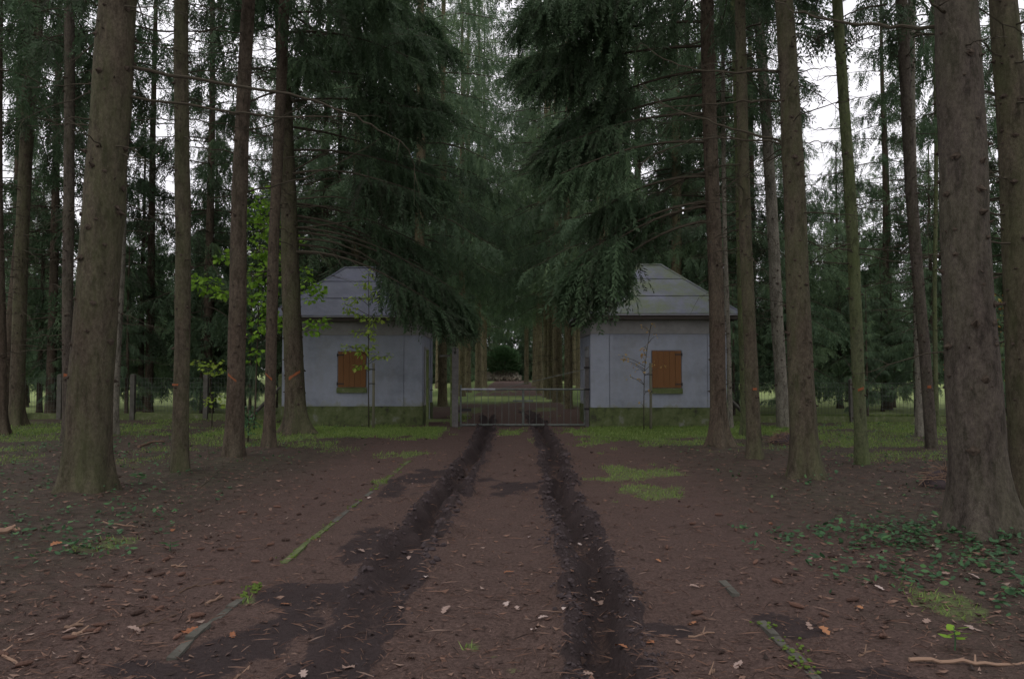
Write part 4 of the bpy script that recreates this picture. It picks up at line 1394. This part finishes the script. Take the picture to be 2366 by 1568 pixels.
def put_leaves(mb, kind, P, D, S, tone):
    v = leaf_shape(kind)
    M = len(P)
    D = D / (np.linalg.norm(D, axis=1)[:, None] + 1e-9)
    up = np.array((0, 0, 1.0)) + RNG.normal(0, .35, (M, 3))
    B = np.cross(up, D)
    B /= np.linalg.norm(B, axis=1)[:, None] + 1e-9
    C = np.cross(D, B)
    R = np.stack([D, B, C], 1)
    W = np.einsum('vk,mkj->mvj', v, R) * S[:, None, None] + P[:, None, :]
    k = len(v)
    f = (np.arange(k)[None] + (np.arange(M) * k)[:, None])
    mb.add(W.reshape(-1, 3), f, np.clip(tone, 0, 1))


def sapling(label, foot, Y, stem_px, clusters, leafmat, kind, leaf, per, stake=None, ties=(), stem_r=.018, name='sapling', cat='sapling'):
    X = (foot[0] - CX) / F * Y
    t = thing(name, label, cat, (X, Y, gz(X, Y)))
    z0 = gz(X, Y)
    org = np.array((X, Y, z0))
    st = [np.array((0, 0, -.02))] + [at(x, y, Y) - org for x, y in stem_px]
    m = MB()
    m.tube(st, np.linspace(stem_r, .005, len(st)), 6)
    m.build('stem', TWIG, t, True)
    mb, tw = MB(), MB()
    zs_ = np.array([p[2] for p in st])
    for (x, y, w, h, dens) in clusters:
        dy = RNG.uniform(-.35, .35)
        c = at(x, y, Y + dy) - org
        a, b = w / F * Y, h / F * Y
        zj = max(.3, min(zs_[-1], c[2] - .12 - .25 * abs(c[0])))
        j = np.array([np.interp(zj, zs_, [p[k] for p in st]) for k in range(3)])
        tw.tube([j, (j + c) / 2 + (0, 0, .03), c], [.008, .006, .003], 4, caps=False)
        cnt = int(per * dens)
        P = c + RNG.uniform(-1, 1, (cnt, 3)) * np.array((a, min(a, .3), b))
        for p in P[::4]:
            tw.tube([c, p], [.003, .002], 3, caps=False)
        D = (P - c) * .8 + RNG.normal(0, .25, (cnt, 3)) * a + np.array((0, -.02, -.05))
        put_leaves(mb, kind, P, D, leaf * RNG.uniform(.5, 1.2, cnt), .5 + RNG.normal(0, .32, cnt))
    mb.build('leaves', leafmat, t, kind='stuff')
    tw.build('twigs', TWIG, t, kind='stuff')
    return t


def stake(label, foot, Y, top, tie_ys, stem_x):
    X = (foot - CX) / F * Y
    z0 = gz(X, Y)
    t = thing('support_stake', label, 'stake', (X, Y, z0))
    h = at(foot, top, Y)[2] - z0
    MB().tube([(0, 0, -.15), (.005, 0, h * .5), (0, 0, h)], [.038, .035, .034], 8).build('pole', STAKE, t, True)
    dx = (stem_x - foot) / F * Y
    for y in tie_ys:
        zz = at(foot, y, Y)[2] - z0
        m = MB()
        m.tube([(-.05 if dx > 0 else .05, -.042, zz), (dx * .5, -.046, zz + .004), (dx, -.03, zz)], .014, 5)
        m.build('tie', IRON, t)


sapling('slim young maple with yellow green leaves before the left gatehouse shutter', (853, 983), 21.3,
        [(851, 900), (851, 800), (852, 720), (851, 660), (852, 625)],
        [(851, 650, 10, 10, .5), (830, 691, 22, 7, 1), (872, 688, 24, 7, .9), (868, 672, 10, 6, .4), (800, 705, 8, 14, .5), (812, 720, 14, 6, .5), (835, 731, 8, 6, .4), (870, 737, 24, 6, .8), (858, 748, 8, 6, .4),
         (838, 768, 26, 7, 1), (860, 775, 8, 9, .6), (820, 805, 28, 9, 1.5), (838, 815, 12, 8, .6), (868, 822, 10, 7, .4), (890, 822, 14, 5, .5), (832, 843, 16, 8, .8), (848, 800, 16, 6, .5), (832, 658, 10, 6, .3), (853, 632, 6, 8, .3)],
        LIME, 'oval', .12, 46)
stake('wooden stake tied to the green leaved sapling before the left gatehouse', 863, 21.2, 838, (853, 886), 853)
sapling('spindly young tree with sparse withered golden leaves before the right gatehouse', (1486, 992), 20.6,
        [(1487, 930), (1488, 870), (1490, 840), (1497, 790), (1504, 745)],
        [(1506, 748, 6, 8, .25), (1485, 754, 8, 6, .2), (1503, 765, 10, 6, .25), (1516, 775, 6, 6, .25), (1490, 800, 9, 9, .5), (1486, 812, 8, 10, .5), (1487, 828, 9, 8, .5), (1437, 822, 7, 7, .3), (1446, 832, 6, 5, .2),
         (1462, 842, 8, 5, .3), (1478, 853, 10, 5, .3), (1455, 870, 11, 5, .35), (1474, 875, 6, 4, .2), (1511, 840, 6, 5, .2), (1530, 846, 7, 4, .2), (1500, 900, 6, 4, .15), (1479, 930, 9, 8, .2)],
        GOLD, 'oval', .085, 22, stem_r=.014)
stake('wooden stake tied to the withered sapling before the right gatehouse', 1502, 20.55, 838, (865, 904), 1489)
sapling('tall young maple with bright green leaves left of the left gatehouse', (588, 1000), 20.4,
        [(590, 930), (592, 860), (596, 760), (597, 650), (600, 540), (603, 450)],
        [(605, 455, 28, 24, 1.3), (620, 490, 24, 26, 1.3), (585, 500, 14, 20, .7), (610, 530, 34, 26, 1.8), (600, 570, 26, 24, 1.4), (628, 580, 20, 26, 1.1), (615, 620, 26, 26, 1.5), (590, 640, 22, 22, 1), (600, 680, 30, 22, 1.5),
         (625, 700, 18, 24, .9), (595, 730, 34, 18, 1.5), (620, 750, 28, 16, 1.1), (580, 770, 20, 18, .8), (512, 592, 16, 12, .8), (455, 648, 16, 18, 1.0), (482, 662, 28, 18, 1.5), (512, 676, 16, 12, .8), (710, 648, 16, 28, 1.1), (735, 660, 16, 18, .8),
         (722, 685, 24, 12, .8), (735, 745, 28, 12, 1.2), (715, 762, 20, 12, .8), (690, 560, 12, 14, .5), (586, 820, 14, 14, .5), (640, 640, 22, 24, 1), (655, 745, 20, 14, .8)],
        MAPLE, 'maple', .135, 44, stem_r=.03, name='young_maple', cat='maple')
sapling('small leafy shrub with pale green leaves by the left fence', (492, 985), 21.5, [(490, 940), (484, 880), (480, 840)],
        [(452, 835, 16, 6, .6), (478, 846, 22, 6, .9), (498, 838, 16, 7, .7), (505, 855, 12, 6, .4), (492, 862, 18, 6, .6), (497, 915, 20, 9, .9), (483, 930, 12, 6, .4), (512, 935, 12, 6, .4)], LIME, 'maple', .13, 22, name='shrub', cat='shrub')
sapling('leafy green bush at the foot of the third trunk left of the gatehouse', (575, 1010), 17.5, [(575, 985), (574, 960), (574, 938)],
        [(572, 945, 14, 10, 1), (580, 962, 14, 10, 1), (568, 970, 12, 10, .8), (582, 980, 14, 10, 1), (572, 992, 14, 8, 1), (560, 950, 8, 8, .5)], HERB, 'oval', .08, 34, name='shrub', cat='shrub')
sapling('autumn coloured shrub glowing between the two rightmost trunks', (2330, 975), 26, [(2328, 900), (2324, 800), (2318, 700)],
        [(2312, 690, 10, 14, .8), (2318, 725, 10, 14, .8), (2314, 760, 10, 14, .8), (2322, 790, 14, 16, 1), (2318, 820, 12, 16, 1), (2328, 850, 14, 14, 1), (2326, 875, 12, 10, .8), (2186, 850, 12, 8, .6)], RUST, 'oval', .14, 24, name='shrub', cat='shrub')


def herb_plant(label, px, py, size, n_, mat, leaf):
    X, Y = gp(px, py)
    z0 = gz(X, Y)
    t = thing('seedling', label, 'plant', (X, Y, z0))
    m, mb = MB(), MB()
    m.tube([(0, 0, -.02), (.005, 0, size * .5), (0, .005, size)], [.005, .004, .002], 5)
    m.build('stem', HERB, t)
    for k in range(n_):
        a = 2.4 * k + RNG.normal(0, .2)
        z = size * (.45 + .55 * k / n_)
        d = np.array([(math.cos(a), math.sin(a), .25)])
        q_ = MB()
        put_leaves(q_, 'oval', np.array([(0, 0, z)]) + d * .01, d, np.array([leaf * RNG.uniform(.7, 1.1)]), np.array([RNG.uniform(.5, .95)]))
        q_.build('leaf', mat, t)


herb_plant('bright pale green seedling on bare ground at lower right', 2205, 1505, .13, 9, MAPLE, .075)
herb_plant('small green leafy plant right of the thickest left trunk', 320, 1123, .16, 10, HERB, .12)
herb_plant('little green seedling between the tracks of moss at lower left', 392, 1272, .08, 6, HERB, .08)

# ------------------------------------------------------------------ ground cover
X, Y = [], []
for (x, y, w, h, c) in [(2080, 1262, 210, 45, 420), (2260, 1270, 130, 40, 420), (2330, 1310, 90, 50, 260), (2050, 1310, 150, 40, 260), (2280, 1360, 120, 40, 160), (1990, 1225, 110, 25, 110), (2150, 1120, 110, 50, 120), (320, 1110, 80, 25, 140), (170, 1180, 160, 40, 280), (60, 1100, 110, 70, 380), (180, 1240, 150, 40, 200), (1250 + 640, 1108, 60, 12, 60), (2080, 1010, 120, 14, 160), (2010, 990, 90, 10, 160), (300, 1040, 220, 30, 260), (100, 1030, 120, 22, 240), (250, 1270, 60, 14, 60)]:
    sx, sy, a, b = spot(x, y, w, h)
    X.append(sx + RNG.normal(0, .8, c) * a)
    Y.append(sy + RNG.normal(0, .8, c) * b)
X, Y = np.concatenate(X), np.concatenate(Y)
ok = (Y > 2.2) & (Y < 26) & (RNG.random(len(X)) < .33) & (fbm(X * 2.2, Y * 2.2, 33) > .44)
X, Y = X[ok], Y[ok]
mb = MB()
for k in range(4):
    hgt = RNG.random(len(X)) ** 2 * .11 + .012
    P = np.stack([X + RNG.normal(0, .06, len(X)), Y + RNG.normal(0, .06, len(X)), ground_z(X, Y) + hgt], -1)
    D = np.stack([RNG.normal(size=len(X)), RNG.normal(size=len(X)), RNG.normal(0, .25, len(X))], -1)
    put_leaves(mb, 'oval', P, D, RNG.uniform(.03, .075, len(X)), .42 + RNG.normal(0, .22, len(X)))
c = 9000
X, Y = scatter(c, -15, 13, 4.5, 23, 0)
ok = (np.abs(X + .3) > 3.4) & (fbm(X * 1.1, Y * 1.1, 35) > .5)
X, Y = X[ok], Y[ok]
P = np.stack([X, Y, ground_z(X, Y) + .01 + .05 * RNG.random(len(X))], -1)
D = np.stack([RNG.normal(size=len(X)), RNG.normal(size=len(X)), RNG.normal(0, .3, len(X))], -1)
put_leaves(mb, 'oval', P, D, RNG.uniform(.025, .07, len(X)), .5 + RNG.normal(0, .25, len(X)))
mb.build('bramble_ground_cover', HERB, kind='stuff')

# grass blades
X, Y = scatter(520000, -14, 14, 3.2, 27, 0)
md, ms, hb = mask_at(X, Y)
ms = np.where(np.abs(X) > .5, ms, ms)
keep = RNG.random(len(X)) < np.clip((ms - .22) * 1.5, 0, 1) * (1 - md)
X, Y = X[keep], Y[keep]
h_ = RNG.uniform(.02, .055, len(X)) * (1 + .5 * smooth(12, 20, Y))
wd = .0045 + .00028 * Y
a = RNG.random(len(X)) * 6.28
gzz = ground_z(X, Y)
lx, ly = RNG.normal(0, .5, len(X)) * h_, RNG.normal(0, .5, len(X)) * h_
V = np.stack([np.stack([X - np.cos(a) * wd, Y - np.sin(a) * wd, gzz - .004], -1), np.stack([X + np.cos(a) * wd, Y + np.sin(a) * wd, gzz - .004], -1), np.stack([X + lx, Y + ly, gzz + h_], -1)], 1)
MB().add(V.reshape(-1, 3), np.arange(len(X) * 3).reshape(-1, 3), np.clip(.5 + RNG.normal(0, .22, len(X)), 0, 1)).build('grass', GRASS, kind='stuff')

# leaf and needle litter
cnt = 90000
X, Y = scatter(cnt, -9, 9, 2.3, 21)
X = X * np.clip(.35 + Y / 12, .4, 1.1)
md, ms, hb = mask_at(X, Y)
keep = RNG.random(cnt) < np.clip(.30 + .9 * hb + .25 * smooth(1.6, 3, np.abs(X)) - .15 * md, .05, 1) * np.where(fbm(X * .9, Y * .9, 91) > .42, 1, .45)
X, Y = X[keep], Y[keep]
M = len(X)
S = (.005 + .023 * RNG.random(M) ** 3) * (1 + .06 * Y)
asp = RNG.uniform(.15, .6, M)
a = RNG.random(M) * 6.28
ux, uy = np.cos(a), np.sin(a)
base = np.stack([X, Y, ground_z(X, Y) + .006], -1)
U = np.stack([ux, uy, RNG.normal(0, .15, M)], -1) * S[:, None]
W_ = np.stack([-uy, ux, RNG.normal(0, .35, M)], -1) * (S * asp)[:, None]
curl = np.stack([np.zeros(M), np.zeros(M), RNG.uniform(0, .5, M) * S], -1)
V = np.stack([base - U + curl, base - W_, base + U + curl, base + W_], 1)
tone = np.clip(RNG.beta(1.6, 2.2, M) + .12 * (np.abs(X) > 2.2) * RNG.random(M), 0, .93)
MB().add(V.reshape(-1, 3), np.arange(4 * M).reshape(-1, 4), tone).build('leaf_litter', LITTER, kind='stuff')

mb = MB()                                                       # thin needles and twiglets
M = 9000
X, Y = scatter(M, -7, 7, 2.3, 15)
X = X * np.clip(.4 + Y / 12, .45, 1.1)
a = RNG.random(M) * 6.28
L = .015 + .075 * RNG.random(M) ** 2
w = RNG.uniform(.001, .0025, M) + .00025 * Y
zz = ground_z(X, Y) + .008
d = np.stack([np.cos(a), np.sin(a), np.zeros(M)], -1)
s_ = np.stack([-np.sin(a), np.cos(a), np.zeros(M)], -1)
P = np.stack([X, Y, zz], -1)
up = np.array((0, 0, 1.0))
V = np.stack([P - d * L[:, None] - s_ * w[:, None], P - d * L[:, None] + s_ * w[:, None], P + d * L[:, None] + up * .01, P + up * (w * 2 + .006)[:, None]], 1)
fq = np.arange(M)[:, None] * 4
fc = np.concatenate([fq + np.array([[0, 2, 3]]), fq + np.array([[2, 1, 3]]), fq + np.array([[0, 3, 1]])])
mb.add(V.reshape(-1, 3), fc, np.clip(RNG.beta(1.5, 2, len(fc)), 0, .9))
mb.build('needle_litter', LITTER, kind='stuff')

# ------------------------------------------------------------------ kerb edging of the track
t = bpy.data.objects.new('path_edging', None)
COL.objects.link(t)
t['kind'] = 'structure'
for px, mat in (([(395, 1525), (437, 1482), (478, 1449)], CONC), ([(486, 1444), (530, 1406), (560, 1385)], CONC), ([(655, 1303), (712, 1252), (768, 1208)], CONC_MOSS), ([(772, 1205), (830, 1157), (878, 1120)], CONC), ([(882, 1117), (930, 1075), (955, 1055)], CONC_MOSS),
                ([(1668, 1345), (1700, 1376)], CONC), ([(1757, 1438), (1790, 1470), (1815, 1496)], CONC), ([(1820, 1501), (1858, 1535), (1895, 1572)], CONC)):
    pp = [gp(*q_) for q_ in px]
    for (x0, y0), (x1, y1) in zip(pp[:-1], pp[1:]):
        d = np.array((x1 - x0, y1 - y0))
        ln = np.linalg.norm(d)
        d /= ln
        nn = np.array((-d[1], d[0])) * .027
        z0 = gz((x0 + x1) / 2, (y0 + y1) / 2) - RNG.uniform(0.008, 0.024)
        a, b = np.array((x0, y0)) + d * .004, np.array((x1, y1)) - d * .004
        q4 = [a - nn, b - nn, b + nn, a + nn]
        MB().hexa([(*p, z0 - .15) for p in q4] + [(*p, z0 + .022 + .006 * (k % 2)) for k, p in enumerate(q4)]).build('edging_stone', mat, t)
mb = MB()                                                       # moss cushions along the left edging
for px in ([(655, 1303), (955, 1055)], [(560, 1385), (600, 1350)], [(1757, 1438), (1890, 1570)]):
    (x0, y0), (x1, y1) = gp(*px[0]), gp(*px[1])
    m_ = 190 if px[0][0] == 655 else 90
    u = RNG.random(m_)
    X, Y = x0 + (x1 - x0) * u + RNG.normal(0, .035, m_), y0 + (y1 - y0) * u
    c = noise2(u * 24, u * 0, 14) > .42
    X, Y = X[c], Y[c]
    S = RNG.uniform(.004, .015, len(X))
    scatter_rocks(mb, X, Y, ground_z(X, Y) + .016, S)
n = N('moss', 0.95, 0.1)
MOSSM = n.color(n.mix(n.noise(30), (0.05, 0.08, 0.015), (0.10, 0.145, 0.03))).m
mb.build('moss_cushions', MOSSM, kind='stuff')

# ------------------------------------------------------------------ small things on the ground
def oak_leaf_mesh(seed, mat):
    rg = np.random.default_rng(seed)
    up, lo = [], []
    for k in range(1, 8):
        x = k / 8
        w = (.16 + .16 * (k % 2)) * math.sin(math.pi * (.12 + .8 * x)) * rg.uniform(.85, 1.15)
        up.append((x, w, .10 * w + .12 * math.sin(x * 3 + seed)))
        lo.append((x, -w, .16 * w + .12 * math.sin(x * 3 + seed)))
    mid = [(0, 0, 0)] + [(k / 8, 0, .10 * math.sin(k / 8 * 3 + seed) - .02) for k in range(1, 8)] + [(1.05, 0, .05)]
    V = mid + up + lo
    Fc3 = [(0, 1, 9), (0, 16, 1), (7, 8, 15), (7, 22, 8)]
    Fq = [(k, k + 1, 9 + k, 8 + k) for k in range(1, 7)] + [(k, 15 + k, 16 + k, k + 1) for k in range(1, 7)]
    m = MB().add(np.array(V) - (.5, 0, 0), Fc3)
    m.f.append(np.array(Fq))
    m.tone.append(np.full(len(Fq), .5))
    return m.mesh('fallen_leaf', mat)


LEAVES = [oak_leaf_mesh(s, PALE_LEAF) for s in range(3)]
RLEAVES = [oak_leaf_mesh(7 + s, RUST_LEAF) for s in range(2)]


def small(me, name, label, cat, group, px, py, size, lift=.012, rz=None, tilt=.15):
    X, Y = gp(px, py)
    o = obj(name, me)
    o.location = (X, Y, gz(X, Y) + lift)
    size *= .8
    o.scale = (size, size, size)
    o.rotation_euler = (RNG.normal(0, tilt), RNG.normal(0, tilt), RNG.random() * 6.28 if rz is None else rz)
    tag(o, label, cat, group)
    return o


for k, (x, y, s) in enumerate([(831, 1277, .13), (985, 1339, .11), (918, 1234, .12), (945, 1287, .09), (1309, 1260, .10), (1366, 1355, .11), (1388, 1357, .11), (1381, 1332, .09), (1339, 1228, .08), (1223, 1241, .07), (853, 1153, .12), (805, 1538, .10), (1255, 1432, .09), (1308, 1432, .11), (1460, 1424, .10), (1030, 1410, .13), (950, 1118, .10), (1195, 1408, .08), (1170, 1400, .11), (1232, 1457, .07), (1356, 1229, .08), (1387, 1268, .07),
                              (1605, 1355, .10), (2160, 1275, .13), (2180, 1335, .11), (2250, 1345, .15), (2140, 1440, .10), (2238, 1460, .10), (1705, 1535, .10), (1870, 1450, .10), (310, 1462, .11), (160, 1460, .1), (700, 1560, .10), (1355, 1560, .09), (2030, 1365, .12)]):
    small(LEAVES[k % 3], 'fallen_leaf', 'pale dry oak leaf lying on the dirt', 'leaf', 'pale fallen leaves', x, y, s)
for k, (x, y, s) in enumerate([(1437, 1500, .12), (1498, 1492, .09), (1904, 1462, .14), (537, 1471, .08), (1175, 1325, .10), (660, 1395, .10), (399, 1226, .11), (440, 1463, .13), (130, 1260, .13), (1600, 1440, .1), (1985, 1410, .1), (1780, 1210, .09), (1520, 1300, .09)]):
    small(RLEAVES[k % 2], 'fallen_leaf', 'rust brown oak leaf lying on the dirt', 'leaf', 'rust brown fallen leaves', x, y, s)


def cone_mesh(seed):
    rg = np.random.default_rng(seed)
    m = MB()
    xs_ = np.linspace(-.5, .5, 9)
    rr = .15 * np.sqrt(np.clip(1 - (xs_ * 1.9) ** 2, .03, 1))
    rr = rr * (1 + .16 * (np.arange(9) % 2))
    m.tube(np.column_stack([xs_, np.zeros(9), np.zeros(9)]), rr, 8)
    for k in range(14):                                          # lifted scales
        x = rg.uniform(-.4, .4)
        a = rg.random() * 6.28
        r = .14 * math.sqrt(max(.05, 1 - (x * 1.9) ** 2))
        p = np.array((x, math.cos(a) * r, math.sin(a) * r))
        q_ = np.array((x + .12, math.cos(a) * r * 1.35, math.sin(a) * r * 1.35))
        s = np.array((0, -math.sin(a), math.cos(a))) * .05
        m.add([p - s, p + s, q_], [(0, 1, 2)])
    return m.mesh('spruce_cone', CONE)


CONES = [cone_mesh(s) for s in range(3)]
cone_spots = [(475, 1248), (505, 1350), (464, 1272), (510, 1275), (533, 1272), (590, 1300), (626, 1292), (652, 1288), (368, 1330), (318, 1420), (248, 1358), (330, 1385), (357, 1388), (368, 1412), (453, 1426), (212, 1395), (147, 1433), (208, 1465), (225, 1463), (160, 1478), (230, 1450), (56, 1542), (5, 1515), (178, 1530), (410, 1478), (560, 1183), (590, 1190), (625, 1262), (660, 1250), (700, 1170), (690, 1190), (640, 1172), (730, 1150), (460, 1180), (550, 1240), (420, 1330), (384, 1300), (345, 1322), (590, 1350), (548, 1386),
              (1700, 1225), (1735, 1180), (1600, 1210), (1830, 1330), (1795, 1345), (1610, 1420), (1840, 1405), (1905, 1425), (2040, 1470), (1745, 1300), (1590, 1170), (1660, 1190), (1540, 1265), (1925, 1290), (1970, 1390)]
for k, (x, y) in enumerate(cone_spots):
    small(CONES[k % 3], 'spruce_cone', 'brown spruce cone lying on the needle covered ground', 'cone', 'fallen spruce cones', x, y, RNG.uniform(.09, .135), .015, tilt=.1)


def stick(label, px, r, group=None):
    pp = [gp(*q_) for q_ in px]
    X, Y = pp[0]
    z0 = gz(X, Y)
    pts = [np.array((x - X, y - Y, gz(x, y) - z0 + r * .8)) for x, y in pp]
    s = np.linspace(0, len(pts) - 1, 4 * (len(pts) - 1) + 1)
    ip = np.column_stack([np.interp(s, np.arange(len(pts)), [p[k] for p in pts]) for k in range(3)])
    ip[1:-1] += RNG.normal(0, .006, (len(ip) - 2, 3))
    m = MB().tube(ip, np.linspace(r, r * .6, len(ip)), 6)
    q_ = ip[len(ip) // 2]
    m.tube([q_, q_ + (.03, .05, .03)], [r * .6, r * .3], 4)
    o = m.build('fallen_stick', STICK)
    o.location = (X, Y, z0)
    return tag(o, label, 'stick', group)


stick('reddish stick poking in at the lower left edge', [(-30, 1485), (5, 1515), (42, 1542)], .012)
stick('long brown stick lying among cones at lower left', [(302, 1457), (350, 1445), (407, 1426)], .009)
stick('short dark stick in the cone cluster at lower left', [(150, 1452), (192, 1449)], .013)
stick('stubby dark stick nearest the cone cluster at lower left', [(168, 1468), (195, 1468)], .014)
stick('pale stripped stick left of the mossy edging', [(238, 1206), (290, 1213), (318, 1218)], .010)
stick('tan stick below the middle of the left needle bed', [(475, 1396), (515, 1380)], .010)
stick('yellowish twig lying on the dark damp soil', [(540, 1568), (575, 1540)], .008)
stick('thin bent twig over the left needle bed', [(415, 1372), (450, 1355), (510, 1352)], .007)
stick('long grey stick at the lower right edge', [(2100, 1533), (2200, 1537), (2300, 1542), (2400, 1538)], .012)
stick('short pale stick right of the right rut', [(1985, 1518), (2020, 1505)], .008)
stick('forked twig at lower right of the right rut', [(1600, 1585), (1640, 1555), (1650, 1545)], .007)
stick('dark branch lying behind the thickest left trunk', [(320, 1032), (350, 1024), (378, 1022)], .03)
stick('dark rotten log at the far left edge', [(-10, 1236), (20, 1232), (44, 1228)], .035)
stick('thin twig between cones left of the edging', [(395, 1310), (432, 1311)], .008)
stick('thin straight twig right of the right rut', [(1590, 1470), (1650, 1462)], .008)

# upright dead saplings left
for lab, px in (('thin bare upright stem left of the third trunk from the gatehouse', [(474, 1117), (479, 1060), (482, 1015)]), ('thin bare stem leaning against the third trunk from the gatehouse', [(462, 1126), (500, 1092), (550, 1048)])):
    X, Y = gp(*px[0])
    pts = [at(x, y, Y + .15 * k) - (X, Y, 0) for k, (x, y) in enumerate(px)]
    m = MB()
    dead_branch(m, pts, .009, .003, 7, .25)
    o = m.build('dead_sapling', TWIG)
    o.location = (X, Y, 0)
    tag(o, lab, 'dead sapling')


# heaps of brush and needles
def heap(label, px, py, w, h):
    X, Y = gp(px, py)
    z0 = gz(X, Y)
    t = thing('brush_heap', label, 'brush heap', (X, Y, z0 - .02))
    m, tw = MB(), MB()
    a = np.linspace(0, 6.283, 24, endpoint=False)
    V, Fc = [], []
    for k in range(7):
        q_ = k / 6
        r_ = w * math.cos(q_ * 1.5) * (1 + .25 * (noise2(a * 2 + px, a * 0 + k, 4) - .5))
        V.append(np.stack([r_ * np.cos(a), r_ * .8 * np.sin(a), np.full(24, h * math.sin(q_ * 1.5)) * (1 + .3 * (noise2(a * 3, a * 0 + k, 9) - .5))], -1))
    V = np.concatenate(V)
    for k in range(6):
        for j in range(24):
            Fc.append((k * 24 + j, k * 24 + (j + 1) % 24, (k + 1) * 24 + (j + 1) % 24, (k + 1) * 24 + j))
    m.add(V, Fc).build('needle_pile', MUD, t, True)
    for _ in range(150):
        aa, q_ = RNG.random() * 6.28, RNG.random()
        p = np.array((w * math.cos(q_ * 1.5) * math.cos(aa), w * .8 * math.cos(q_ * 1.5) * math.sin(aa), h * math.sin(q_ * 1.5)))
        d = RNG.normal(0, .2, 3)
        d[2] = abs(d[2]) * .5
        tw.tube([p - d * .5, p + d * .6], [.006, .003], 3, caps=False)
    tw.build('loose_twigs', STICK, t, kind='stuff')


heap('brown heap of needles and brush left of the thick right trunk', 1815, 1028, .33, .24)
heap('brown brush heap left of the largest right trunk foot', 2190, 1120, .35, .25)
